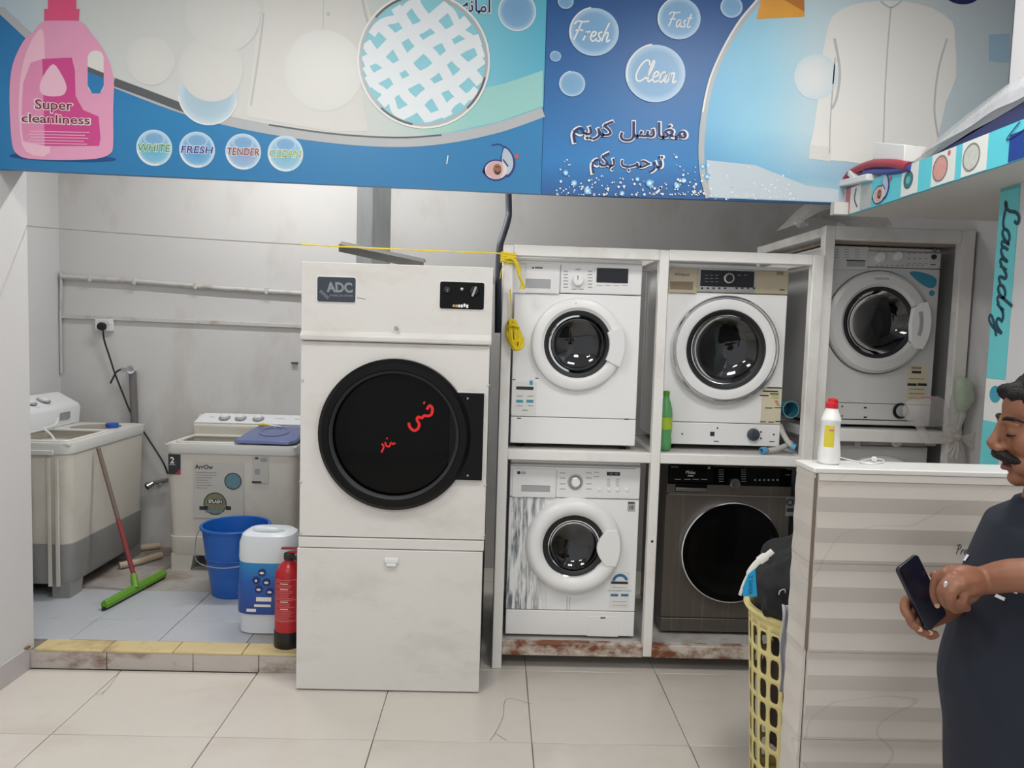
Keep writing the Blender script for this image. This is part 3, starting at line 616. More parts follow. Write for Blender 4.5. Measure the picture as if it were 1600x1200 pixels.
tag(st.build('metal_strip', 'raw_metal'), 'bent grey metal strip tilted up on top of the white dryer', 'metal strip')
hs = [P(788, 285, 4.0), P(795, 320, 3.95), P(793, 345, 3.9), P(786, 368, 3.85), P(781, 386, 3.8), P(779, 430, 3.8), P(778, 520, 3.8)]
hs[0].z = 2.6
for q in hs: q.x = min(q.x, .06)
tag(MB().tube(catmull(hs, 6), .017, 12).build('rubber_hose', mat('hose_grey', (70, 74, 84), .5, var=.1)), 'dark grey rubber hose curving down from behind the banner', 'hose')

# ================================================================ steel racks
YR = 3.343
mat('rack_paint', (234, 232, 229), .42, var=.03, scale=4, dirt=((190, 180, 168), .4, 5, (1, 1, .6)))
mat('rusty_paint', (204, 196, 184), .5, var=.06, scale=6, dirt=((118, 66, 36), 1, 7, (1, 1, 1.6)), thr=.43)
mat('shelf_board', (188, 186, 183), .5, var=.08, scale=4, dirt=((140, 124, 108), .6, 5, (1, 1, 1)))
def mx(a, b, Y): return (P(*a, Y).x+P(*b, Y).x)/2
rX0 = mx((783, 381), (772, 1044), YR); rX0b = mx((798, 400), (789, 1004), YR)
rM0 = mx((1029, 402), (1007, 1004), YR); rM1 = mx((1042.7, 402), (1022.6, 1004), YR); rE1 = 1.452; rE0 = 1.40
RB = 4.02
rk = thing('steel_rack', ((rX0+rE1)/2, 3.68, 0), 'white painted steel rack holding four washing machines two by two', 'rack')
def post(rt, x0, x1, y0, y1, z0, z1, m='rack_paint', nm='post'): return MB().box(x0, x1, y0, y1, z0, z1).build(nm, m, rt, bevel=.004)
for x0, x1 in ((rX0, rX0b), (rM0, rM1), (rE0, rE1)):
    post(rk, x0, x1, YR, YR+.045, 0 if x0 != rM0 else .07, 1.932); post(rk, x0, x1, RB-.045, RB, 0, 1.932)
    for z in (1.892, .98, .07):
        post(rk, x0+.004, x1-.004, YR+.045, RB-.045, z, z+.04, nm='side_rail')
for z0, z1, m in ((1.886, 1.934, 'rack_paint'), (.974, 1.02, 'rack_paint'), (.066, .126, 'rusty_paint')):
    post(rk, rX0b, rM0, YR+.001, YR+.044, z0, z1, m, 'front_rail'); post(rk, rM1, rE0, YR+.001, YR+.044, z0, z1, m, 'front_rail')
    post(rk, rX0b, rM0, RB-.044, RB, z0, z1, 'rack_paint', 'rear_rail'); post(rk, rM1, rE0, RB-.044, RB, z0, z1, 'rack_paint', 'rear_rail')
for z in (1.012, .112):
    MB().box(rX0b, rE0, YR+.044, RB-.044, z-.012, z+.006).build('shelf', 'shelf_board', rk)
MB().lathe([(.0001, .002), (.006, .001), (.007, -.002)], P(1019, 846, YR), (0, -1, 0), 12).build('bolt_hole', 'dark_print', rk)
# second rack, set back to the right
Y2 = 3.36
qX0, qX1 = rE1+.004, rE1+.05
q1a = P(1504, 372, Y2).x; q1b = q1a+.062
zq = P(1290, 352, Y2).z; zs1 = P(1400, 673, Y2).z; zs0 = P(1400, 692, Y2).z
r2 = thing('steel_rack', ((qX0+q1b)/2, 3.75, 0), 'taller white steel rack on the right with a wide opening beside the blue sign', 'rack')
for x0, x1 in ((qX0, qX1), (q1a, q1b)):
    post(r2, x0, x1, Y2, Y2+.05, 0, zq); post(r2, x0, x1, 4.2, 4.25, 0, zq)
    for z in (zq-.045, zs0, .07): post(r2, x0+.004, x1-.004, Y2+.05, 4.2, z, z+.044, nm='side_rail')
for z0, z1 in ((zq-.06, zq), (zs0, zs1), (.07, .12)):
    post(r2, qX1, q1a, Y2+.001, Y2+.048, z0, z1, nm='front_rail'); post(r2, qX1, q1a, 4.2, 4.248, z0, z1, nm='rear_rail')
MB().box(qX1, q1a, Y2+.048, 4.2, zs1-.02, zs1-.002).build('shelf', 'shelf_board', r2); MB().box(qX1, q1a, Y2+.048, 4.2, .1, .118).build('shelf', 'shelf_board', r2)
MB().box(qX1, q1a, Y2+.048, 4.2, zq-.07, zq-.05).build('top_board', mat('stained_board', (150, 138, 124), .7, var=.2, scale=4, dirt=((86, 72, 58), .8, 3, (1, 1, 1))), r2)

# ================================================================ washing machines
mat('wm_white', (237, 237, 237), .32, var=.015, scale=3); mat('wm_panel', (230, 230, 231), .35, var=.02); mat('wm_grey', (168, 170, 173), .4, var=.03); mat('wm_champagne', (196, 184, 160), .35, metal=.25, var=.03)
mat('wm_worn', (235, 236, 237), .36, var=.02, dirt=((84, 98, 106), .95, 5, (11, 1, 1.3)), thr=.44, within=(0, -.2, -.1))
mat('wm_graphite', (104, 98, 92), .38, metal=.55, var=.05, scale=4, stretch=(12, 1, .4), dirt=((158, 154, 150), .3, 3, (16, 1, .5)), thr=.56)
mat('wm_dusty', (212, 212, 211), .5, var=.04, scale=12); mat('drum_steel', (104, 104, 106), .3, metal=1, var=.2, scale=12); mat('seal_rubber', (30, 32, 36), .55, var=.08)
mat('lcd_black', (24, 26, 36), .15, var=.1); mat('line_grey', (120, 121, 124), .6)
mat('label_white', (226, 226, 224), .5, var=.03); mat('label_cream', (214, 206, 178), .55, var=.06, scale=18); mat('label_blue', (44, 112, 160), .5, var=.06); mat('label_teal', (60, 150, 176), .5, var=.1, scale=20)
glass('door_glass', (.27, .28, .3), .08); glass('door_glass_dark', (.2, .2, .21), .2)
class Washer:
    def __init__(s, name, label, x0, x1, z0, z1, Y, depth, body, cz, zk, zp, cx, R, m_panel, m_front=None, group='front loading washing machines', feet=.02):
        s.Y = Y; s.x0, s.x1, s.z0, s.z1 = x0, x1, z0, z1; s.cx, s.cz = cx, cz
        r = s.r = thing(name, ((x0+x1)/2, Y+depth/2, z0), label, 'washing machine', group)
        t = .02; zb = z0+feet
        mb = MB(); mb.box(x0, x0+.012, Y+t, Y+depth, zb, z1); mb.box(x1-.012, x1, Y+t, Y+depth, zb, z1); mb.box(x0, x1, Y+depth-.012, Y+depth, zb, z1)
        mb.box(x0+.012, x1-.012, Y+t, Y+depth-.012, zb, zb+.012); mb.build('cabinet', body, r, bevel=.003)
        MB().box(x0, x1, Y+.004, Y+depth, z1-.001, z1+.018).build('top_plate', body, r, bevel=.006)
        MB().plate_hole((0, Y, 0), X_, Z_, (0, t, 0), x0, x1, zk+.0015, zp-.0015, cx, cz, R-.02).build('front_panel', m_front or body, r, bevel=.0025)
        MB().box(x0, x1, Y-.002, Y+t, zb, zk-.0015).build('kick_panel', m_front if m_front and 'graph' in m_front else body, r, bevel=.003)
        s.panel = MB().box(x0, x1, Y-.006, Y+t, zp+.0015, z1-.001).build('control_panel', m_panel, r, bevel=.005)
        for fx in (x0+.05, x1-.05):
            for fy in (Y+.05, Y+depth-.06): MB().lathe([(.018, 0), (.02, .004), (.012, .008), (.008, feet+.003)], (fx, fy, z0), n=14).build('foot', 'dark_rubber', r)
    def p(s, px, py, off=.006): return P(px, py, s.Y-off)
    def box(s, name, px0, py0, px1, py1, off, th, m, par=None, bevel=.001):
        a, b = s.p(px0, py1, off), s.p(px1, py0, off)
        return MB().box(a.x, b.x, a.y, a.y+th, a.z, b.z).build(name, m, par or s.r, bevel=bevel)
    def door(s, ring, r_ring, glassprof, m_ring, m_glass='door_glass', drum=.2, n=72):
        c = (s.cx, s.Y, s.cz)
        s.d = MB().lathe(ring, c, (0, -1, 0), n).build('door_ring', m_ring, s.r)
        MB().lathe(glassprof, c, (0, -1, 0), 56).build('door_glass', m_glass, s.d)
        MB().lathe([(r_ring-.018, .012), (r_ring-.01, .0185), (r_ring+.001, .0205), (r_ring+.004, .016)], c, (0, -1, 0), 56).build('glass_rim', 'seal_rubber', s.d)  # dark ring added to cover the bright reflection along the glass edge
        MB().lathe([(r_ring+.012, -.004), (r_ring+.004, -.02), (drum-.01, -.045), (drum, -.06), (drum+.01, -.075)], c, (0, -1, 0), 56).build('door_seal', 'seal_rubber', s.r)
        dm = MB().lathe([(drum, -.075), (drum+.02, -.09), (drum+.03, -.34), (drum-.02, -.36), (.05, -.375), (.0001, -.37)], c, (0, -1, 0), 56).build('drum', 'drum_steel', s.r)
        for k in range(3):
            a = .55+k*2*PI/3; q = MB(); d = Vector((math.cos(a), 0, math.sin(a))); e = Vector((-math.sin(a), 0, math.cos(a))); o = Vector(c)
            rr = drum+.028
            q.loft([[o+d*rr+e*.035+Y_*y, o+d*(rr-.045)+e*.01+Y_*y, o+d*(rr-.045)-e*.01+Y_*y, o+d*rr-e*.035+Y_*y] for y in (.1, .33)]); q.build('paddle', 'drum_steel', dm, bevel=.008)
    def drawer(s, px0, py0, px1, py1, hx0, hy0, hx1, hy1, m, mi):
        a, b = s.p(px0, py1), s.p(px1, py0); h0, h1 = s.p(hx0, hy1), s.p(hx1, hy0); y = s.Y-.006
        q = MB().frame(a.x, b.x, a.z, b.z, h0.x, h1.x, h0.z, h1.z, y-.004, y+.002).build('detergent_drawer', m, s.r, bevel=.0015)
        MB().box(h0.x, h1.x, y-.001, y+.003, h0.z, h1.z).build('drawer_grip', mi, q); return q
    def knob(s, px, py, rp, m, h=.02, name='knob'):
        c = s.p(px, py); r = rp*s.Y/F
        return MB().lathe([(.0001, h), (r*.82, h), (r*.95, h*.85), (r, h*.3), (r*1.05, 0)], c, (0, -1, 0), 32).build(name, m, s.r)
    def ring(s, name, px, py, r0, r1, off, m, par=None): return MB().annulus(s.p(px, py, off), X_, Z_, r0*s.Y/F, r1*s.Y/F, 36).build(name, m, par or s.panel, smooth=0)
    def txt(s, body, px, py, hpx, m='grey_print', off=.0066, par=None, wpx=None, **k): return text('lettering', body, m, par or s.panel, s.p(px, py, off), height=hpx*s.Y/F, width=wpx*s.Y/F if wpx else None, **k)
    def marks(s, pts, wpx, hpx, m='grey_print', off=.0066, par=None, name='printed_mark'):
        mb = MB()
        for px, py in pts:
            c = s.p(px, py, off); mb.poly([c+X_*a*wpx*s.Y/F/2+Z_*b*hpx*s.Y/F/2 for a, b in ((-1, -1), (1, -1), (1, 1), (-1, 1))])
        return mb.build(name, m, par or s.panel, smooth=0)
    def sticker(s, px0, py0, px1, py1, m, off=.0006, name='sticker', r=.004):
        a, b = s.p(px0, py1, off), s.p(px1, py0, off)
        return MB().prism(rrect(a.x, b.x, a.z, b.z, r), (0, a.y, 0), X_, Z_, (0, .0005, 0)).build(name, m, s.r, smooth=0)

# --- upper left: plain white machine with a dark display
YM = 3.425
w1 = Washer('washing_machine', 'white washing machine with a small dark display, yellow rope hanging at its left', .074, .652, 1.019, 1.872, YM, .53, 'wm_white', P(902, 538, YM).z, P(900, 653, YM).z, P(900, 459, YM).z, P(902, 540, YM).x, .21, 'wm_panel')
w1.door([(.152, .002), (.154, .022), (.168, .034), (.195, .034), (.207, .026), (.212, .008), (.212, -.004), (.19, -.02)], .15, [(.0001, -.06), (.08, -.055), (.125, -.03), (.15, .012), (.155, .016)], 'wm_white', drum=.165)
# broad flat grip at the right of the door
c = Vector((w1.cx, YM, w1.cz))
def arcgrip(o, r0, r1, a0, a1, y0, y1, name, m, par, k=14, ins=None):
    poly = [(r1*math.cos(a0+(a1-a0)*i/k), r1*math.sin(a0+(a1-a0)*i/k)) for i in range(k+1)]
    inner = ins or [(r0*math.cos(a1+(a0-a1)*i/k), r0*math.sin(a1+(a0-a1)*i/k)) for i in range(k+1)]
    return MB().prism(poly+inner, o-Y_*y1, X_, Z_, (0, y1-y0, 0)).build(name, m, par, bevel=.003)
arcgrip(c, .143, .214, -.48, .42, .012, .041, 'door_handle', 'wm_panel', w1.d)
q = w1.drawer(800, 414, 875, 457, 820, 437, 861, 450, 'wm_panel', 'wm_grey')
w1.marks([(833, 418.5)], 3, 2.4, 'dark_print', .0104); w1.marks([(842, 418.5)], 12, 2, 'dark_print', .0104)
k = w1.knob(903, 438, 9, 'wm_white', .022); MB().bar(w1.p(903, 430, .0285), w1.p(903, 437, .0285), .003, .001, (0, 1, 0)).build('knob_pointer', 'dark_print', k)
w1.box('display', 932, 420, 982, 441, .0095, .004, 'lcd_black')
for sx, side in ((884, -1), (922, 1)): w1.marks([(sx, 424+5*i) for i in range(6)], 7, 1.4, 'grey_print')
w1.marks([(903, 421), (897, 452), (908, 452)], 8, 1.3); w1.marks([(937, 446), (950, 446), (963, 446), (976, 446)], 9, 1)
w1.marks([(875.6, 436)], 1, 44, 'line_grey')
st = w1.sticker(803, 597, 839, 648, 'label_white')
w1.marks([(820, 606.5)], 27, 5, 'dark_print', .0012, st); w1.marks([(812, 627), (828, 627)], 11, 4.5, 'label_teal', .0012, st); w1.marks([(812, 619), (829, 619), (820, 641), (812, 634), (829, 634)], 9, 1.4, 'grey_print', .0012, st)
w1.marks([(830, 598)], 5, 7, 'label_teal', .0012, st); w1.marks([(803, 593), (839, 591)], 5, 1.4, 'dark_print', .0008, st)
w1.marks([(811, 653.5), (979, 655)], 7, 1.6, 'dark_print', .0024, w1.r, 'panel_clip')
MB().tube([w1.p(900, 474, .036), w1.p(900, 474, .0362)+Z_*.002], .003, 8).build('door_mark', 'chrome', w1.d)

# --- lower left: worn machine with round knob and thick door ring
w2 = Washer('washing_machine', 'white washing machine with grey streaked wear at its left side, lower left of the rack', .078, .684, .119, .945, YM, .55, 'wm_white', P(896, 851, YM).z, P(890, 954, YM).z, P(890, 778, YM).z, P(896, 851, YM).x, .226, 'wm_panel', 'wm_worn', feet=.014)
w2.door([(.136, -.004), (.138, .012), (.15, .036), (.172, .05), (.198, .05), (.216, .038), (.225, .016), (.226, -.006), (.2, -.02)], .14, [(.0001, -.05), (.08, -.045), (.12, -.02), (.138, .012), (.146, .03)], 'wm_white', drum=.155)
c = Vector((w2.cx, YM, w2.cz)); k = 14
ins = [(.09+.05*0+.105-.0*i, .0) for i in range(1)]
ins = [(.148-.045*math.sin(PI*i/10)*1.0+.0, .085-.17*i/10) for i in range(11)]
arcgrip(c, .12, .212, -.42, .42, .03, .053, 'door_handle', 'wm_white', w2.d, ins=ins)
w2.marks([(895, 730)], 200, 1.2, 'wm_grey'); w2.marks([(869.5, 757)], .8, 45, 'wm_grey')
w2.drawer(800, 733, 869, 776, 814, 759, 860, 768, 'wm_panel', 'wm_grey')
w2.ring('logo_ring', 810.5, 738.5, 0.1, 2.7, .0105, 'dark_print'); w2.txt('LG', 818, 738.6, 3.8, 'dark_print', .0105, wpx=6.5, bold=.03)
w2.ring('dial_ring', 899, 753.5, 9.5, 12.5, .0068, 'wm_grey'); w2.knob(899, 753.5, 9, 'steel', .014, 'knob_rim'); w2.knob(899.5, 753, 7.2, 'wm_white', .02)
for sx in (879, 920): w2.marks([(sx, 739), (sx, 747), (sx, 756), (sx, 764)], 9, 1.1)
w2.box('display', 948, 738, 969, 743, .0085, .004, 'lcd_black'); w2.marks([(955, 740.5), (963, 740.5)], 4, 1, 'grey_print', .0096)
w2.marks([(951, 749+2.6*i) for i in range(5)]+[(965, 749+2.6*i) for i in range(5)], 5, .9); w2.marks([(932, 738), (932, 745)], 8, 1)
for px in (937, 952, 965, 980): MB().lathe([(.0001, .0055), (.007, .005), (.0085, 0)], w2.p(px, 765), (0, -1, 0), 18).build('button', 'wm_white', w2.r)
st = w2.sticker(980, 783, 993, 800, 'label_white', r=.001); w2.marks([(986.5, 791.5)], 12, 16, 'wm_grey', .0012, st); w2.txt('10', 986.5, 793, 6, 'dark_print', .0016, st, bold=.03); w2.marks([(986.5, 786)], 10, 2.4, 'dark_print', .0016, st)
st = w2.sticker(951, 894, 985, 950, 'label_white', r=.008)
mb = MB().annulus(w2.p(969, 909, .0014), X_, Z_, 8.5*YM/F, 13*YM/F, 20, .25, PI-.1); mb.build('printed_arc', 'label_blue', st, smooth=0)
w2.marks([(968, 910.5)], 27, 4, 'dark_print', .0018, st); w2.marks([(960, 930), (976, 930)], 12, 4, 'label_blue', .0012, st); w2.marks([(968, 918), (960, 923), (976, 923), (968, 940), (968, 946)], 22, 1, 'wm_grey', .0012, st)
ko = w2.box('service_flap', 917, 964, 967, 994, .0035, .002, 'wm_white'); w2.marks([(942, 965.5)], 8, 2.2, 'dark_print', .0042, ko)
w2.marks([(886, 943), (890, 943)], 1, 22, 'wm_grey', .0006, w2.r, 'paint_run')

# --- upper right: champagne panel, wide white door in a chrome hoop
Y3 = 3.5
w3 = Washer('washing_machine', 'white washing machine with champagne control panel and wide chrome-rimmed door', .792, 1.354, 1.019, 1.868, Y3, .53, 'wm_white', P(1131, 546, Y3).z, P(1130, 661, Y3).z, P(1130, 458, Y3).z, P(1131, 547, Y3).x, .252, 'wm_champagne', feet=.024)
w3.door([(.178, .006), (.182, .03), (.2, .038), (.232, .034), (.236, .028), (.236, .01)], .18, [(.0001, -.05), (.1, -.045), (.15, -.02), (.178, .014), (.184, .03)], 'wm_white', drum=.19)
MB().lathe([(.236, .008), (.237, .034), (.243, .04), (.25, .034), (.253, .012), (.252, -.004), (.22, -.02)], (w3.cx, Y3, w3.cz), (0, -1, 0), 72).build('chrome_hoop', 'chrome', w3.d)
MB().lathe([(.174, .028), (.18, .035), (.186, .036)], (w3.cx, Y3, w3.cz), (0, -1, 0), 64).build('glass_rim', 'seal_rubber', w3.d)
w3.drawer(1044, 420, 1090, 457, 1046, 441, 1083, 452, 'wm_champagne', mat('bronze', (150, 132, 108), .4, metal=.3))
w3.txt('Whirlpool', 1065.5, 429.5, 6, 'dark_print', .0105, wpx=23, shear=.15, bold=.01)
w3.box('display_frame', 1092, 422, 1181, 455, .0085, .003, 'steel'); w3.box('display', 1094, 424, 1179, 447, .0105, .003, 'lcd_black')
w3.knob(1138, 435, 8.5, 'chrome', .018, 'knob_rim'); w3.knob(1138, 435, 6.3, 'black_plastic', .022)
w3.marks([(1104+8*i, 430+5*j) for i in range(3) for j in range(3)]+[(1155, 430), (1165, 430)], 5, .9, 'plate_grey', .011)
w3.marks([(1097+9*i, 450.5) for i in range(10) if i != 5], 3.4, 2.6, 'dark_print', .009)
w3.marks([(1219, 427)], 11, 5, 'bronze', .0068); w3.marks([(1222, 453)], 8, 1.6, 'dark_print')
st = w3.sticker(1188, 606, 1221, 661, 'label_cream', r=.001)
w3.marks([(1210, 606), (1204, 611.5)], 24, 2, 'dark_print', .0012, st); w3.marks([(1210, 615.5), (1194, 618)], 14, 1.8, 'dark_print', .0014, st); w3.marks([(1211, 618.5), (1211, 622)], 11, 1.5, mat('label_olive', (170, 168, 60), .5), .0012, st)
w3.marks([(1213, 627), (1214, 630), (1216, 633)], 5, 1.5, mat('label_red', (190, 70, 60), .5), .0012, st); w3.marks([(1201, 637.5), (1216, 637)], 12, 1.5, 'dark_print', .0014, st); w3.marks([(1192, 659), (1205, 659.5), (1216, 658.5)], 9, 1.4, 'dark_print', .0016, st)
k = w3.knob(1177, 679, 9.5, mat('filter_blue', (62, 68, 84), .45), .016, 'filter_cap'); MB().bar(w3.p(1177, 671, .0225), w3.p(1177, 687, .0225), .006, .004, (0, 1, 0)).build('cap_grip', 'filter_blue', k)
w3.marks([(1113, 678)], 7, 7, 'dark_print', .0026, w3.r, 'plug_hole'); w3.marks([(1066, 678), (1121, 669), (1189, 675), (1189, 685), (1209, 679)], 2.6, 2.6, 'dark_print', .0026, w3.r, 'screw_hole'); w3.marks([(1119, 689.5), (1206, 690)], 8, 1.6, 'dark_print', .0026, w3.r, 'panel_clip')

# --- lower right: graphite machine with black door
w4 = Washer('washing_machine', 'dark graphite washing machine with a large black glass door behind the yellow basket', .826, 1.422, .119, .945, Y3, .5, 'wm_graphite', P(1141, 861, Y3).z, .2, P(1140, 774, Y3).z, P(1141, 861, Y3).x, .24, 'wm_graphite', 'wm_graphite', feet=.014)
c = (w4.cx, Y3, w4.cz)
w4.d = MB().lathe([(.2, .01), (.205, .03), (.238, .03), (.242, .022), (.242, -.004), (.215, -.02)], c, (0, -1, 0), 72).build('door_ring', 'black_gloss', w4.r)
MB().lathe([(.0001, .042), (.12, .039), (.19, .033), (.234, .026), (.236, .018)], c, (0, -1, 0), 72).build('door_glass', 'black_gloss', w4.d)
MB().lathe([(.235, .028), (.238, .0335), (.243, .032), (.245, .02), (.244, -.002)], c, (0, -1, 0), 72).build('chrome_hoop', 'chrome', w4.d)
a, b = w4.p(1043, 756), w4.p(1250, 724)
MB().box(w4.x0+.002, w4.x1-.002, Y3-.0085, Y3, a.z, w4.z1-.006).build('black_fascia', 'black_gloss', w4.panel, bevel=.002)
w4.drawer(1044, 727, 1115, 752, 1046, 752.2, 1050, 752.4, 'black_satin', 'black_plastic')
w4.box('drawer_grip', 1055, 757, 1105, 768, .0088, .002, 'black_satin'); w4.box('drawer_grip', 1056, 763, 1104, 767, .0105, .003, 'steel')
w4.txt('Midea', 1079, 738, 5.5, 'white_print', .0108, wpx=15, shear=.1); w4.marks([(1079, 743.5)], 9, 1.4, 'white_print', .0108); w4.marks([(1054, 729.5)], 12, 1.2, 'plate_grey', .0108); w4.marks([(1108, 731)], 4, 4, 'plate_grey', .0108)
w4.marks([(1059, 749), (1074, 749), (1087, 749), (1100, 749)], 10, 1.4, 'plate_grey', .0108)
w4.knob(1147, 755, 8.6, 'chrome', .026)
for sx in (1127, 1162): w4.marks([(sx, 734+3.6*i) for i in range(6)], 8, 1, 'plate_grey', .009)
w4.marks([(1180+7*i, 750) for i in range(6)], 3, 2.6, 'plate_grey', .009); w4.marks([(1233, 733), (1231, 742)], 8, 1.2, 'plate_grey', .009)
w4.marks([(1140, 774.5)], 195, 1.2, 'plate_grey', .0008, w4.r, 'seam_line')
st = w4.sticker(1227, 776, 1242, 806, 'line_grey', r=.001); w4.ring('printed_ring', 1234.5, 785, 3.4, 6, .0012, 'dark_print', st); w4.marks([(1234.5, 797)], 11, 6, 'dark_print', .0012, st)

# --- right rack: dusty machine above, another below
Y5 = 3.46
lx0, lx1 = qX1+.006, P(1471, 388, Y5).x
w5 = Washer('washing_machine', 'dusty white washing machine with a torn blue sticker, in the right rack above another', lx0, lx1, zs1, P(1380, 386, Y5).z-.018, Y5, .5, 'wm_dusty', P(1369, 504, Y5).z, P(1380, 631, Y5).z, P(1380, 418, Y5).z, P(1369, 504, Y5).x, .238, 'wm_dusty', feet=.012)
w5.door([(.163, .002), (.166, .024), (.18, .036), (.22, .034), (.234, .022), (.238, 0), (.21, -.02)], .165, [(.0001, -.055), (.09, -.05), (.135, -.025), (.162, .014), (.17, .022)], 'wm_dusty', drum=.175)
MB().lathe([(.238, -.004), (.2405, .006), (.242, -.004)], (w5.cx, Y5, w5.cz), (0, -1, 0), 64).build('door_gap', 'dark_rubber', w5.r)
c = Vector((w5.cx, Y5, w5.cz)); h = arcgrip(c, .15, .236, -.52, .45, .02, .044, 'door_handle', 'wm_white', w5.d, ins=[(.176, .095), (.147, .068), (.14, 0), (.145, -.085), (.172, -.115)])
arcgrip(c, .178, .198, -.3, .3, .03, .0455, 'handle_slot', 'wm_grey', w5.d)
for a_ in (.47, -.54): MB().bar(c+Vector((.16*math.cos(a_), -.037, .16*math.sin(a_))), c+Vector((.233*math.cos(a_), -.037, .233*math.sin(a_))), .0025, .002, (0, 1, 0)).build('handle_seam', 'dark_print', w5.d)
w5.drawer(1289, 386, 1357, 420, 1322, 407, 1352, 416, 'wm_dusty', 'wm_grey'); w5.marks([(1337, 407)], 30, 1.8, 'dark_print', .0108)
w5.marks([(1307+16*i, 390+4*j) for i in range(3) for j in range(4)], 7, 1, 'grey_print', .0106)
for px, py, rp in ((1374, 402, 8), (1402, 400, 7)): w5.knob(px, py, rp, 'wm_white', .018)
w5.marks([(1420+9*i, 396+8*j) for i in range(4) for j in range(3)]+[(1370+8*i, 415) for i in range(10)], 4, 1.3, 'grey_print')
MB().lathe([(.0001, .008), (.011, .007), (.012, 0)], w5.p(1459, 401.5), (0, -1, 0), 20).build('button', 'dark_rubber', w5.r); w5.marks([(1461, 391)], 6, 5, 'line_grey'); w5.marks([(1458, 413.5)], 8, 1.6, 'dark_print')
w5.txt('ARISTON', 1378, 435.5, 2.4, 'dark_print', .0366, wpx=22, par=w5.d)
def wp(W, pts, off): return [W.p(a, b, off) for a, b in pts]
s5 = MB().poly(catmull(wp(w5, [(1421, 426), (1432, 424), (1452, 429), (1463, 436), (1461, 448), (1452, 450), (1440, 444), (1430, 436)], .0008), 3, True)).build('torn_sticker', 'label_teal', w5.r, smooth=0)
MB().disc(w5.p(1456, 458, .0008), X_, Z_, .014, 12, rings=(0, 1)).build('torn_sticker', 'label_teal', w5.r, smooth=0)
st = w5.sticker(1416, 571, 1449, 628, 'label_cream', r=.001); w5.marks([(1432, 581.5), (1425, 601), (1441, 601)], 15, 4, 'dark_print', .0012, st); w5.marks([(1432, 592), (1432, 608), (1432, 615), (1432, 622)], 24, 1.2, 'bronze', .0012, st); w5.marks([(1432, 575)], 16, 3, 'bronze', .0014, st)
w5.marks([(1307, 635), (1316, 635), (1307, 650), (1316, 650)], 2.4, 2.4, 'dark_print', .0026, w5.r, 'screw_hole'); w5.marks([(1352, 637), (1352, 652)], 5, 2.6, 'dark_print', .0026, w5.r, 'plug_hole')
w5.marks([(1360, 656)], 140, 1.6, 'dark_print', .0026, w5.r, 'kick_gap')
w5.knob(1407, 642, 12, 'black_plastic', .006, 'filter_cap'); w5.knob(1408, 642, 9.5, 'wm_grey', .01, 'filter_cap')
zt6 = zs0-.012
w6 = Washer('washing_machine', 'grey-white washing machine mostly hidden behind the tiled counter, under the right rack shelf', lx0, lx1, .119, zt6-.018, Y5, .5, 'wm_dusty', P(1368, 788, Y5).z, .22, zt6-.13, P(1368, 788, Y5).x, .24, 'wm_dusty', feet=.014)
w6.door([(.15, .002), (.155, .024), (.17, .03), (.22, .03), (.236, .02), (.24, -.002), (.21, -.02)], .155, [(.0001, -.05), (.09, -.045), (.14, -.02), (.154, .02)], 'wm_white', drum=.17)
w6.knob(1400, 690, 8, 'wm_white', .018); w6.drawer(1291, 684, 1345, 697, 1300, 690, 1335, 695, 'wm_dusty', 'wm_grey')

a, b = P(876, 404, 3.7), P(984, 404, 3.7)
tr = thing('flat_tray', ((a.x+b.x)/2, 3.62, 1.891), 'dark flat tray lying on top of the machine with the small display', 'tray')
MB().box(a.x, b.x, 3.5, 3.78, 1.8905, 1.8945).build('base', mat('tray_dark', (60, 60, 78), .35, var=.1), tr)
q = MB(lambda x, y, z: (x, z, y)); q.frame(a.x-.008, b.x+.008, 3.492, 3.788, a.x, b.x, 3.5, 3.78, 1.8905, 1.908); q.build('rim', mat('tray_rim', (120, 120, 126), .4), tr)

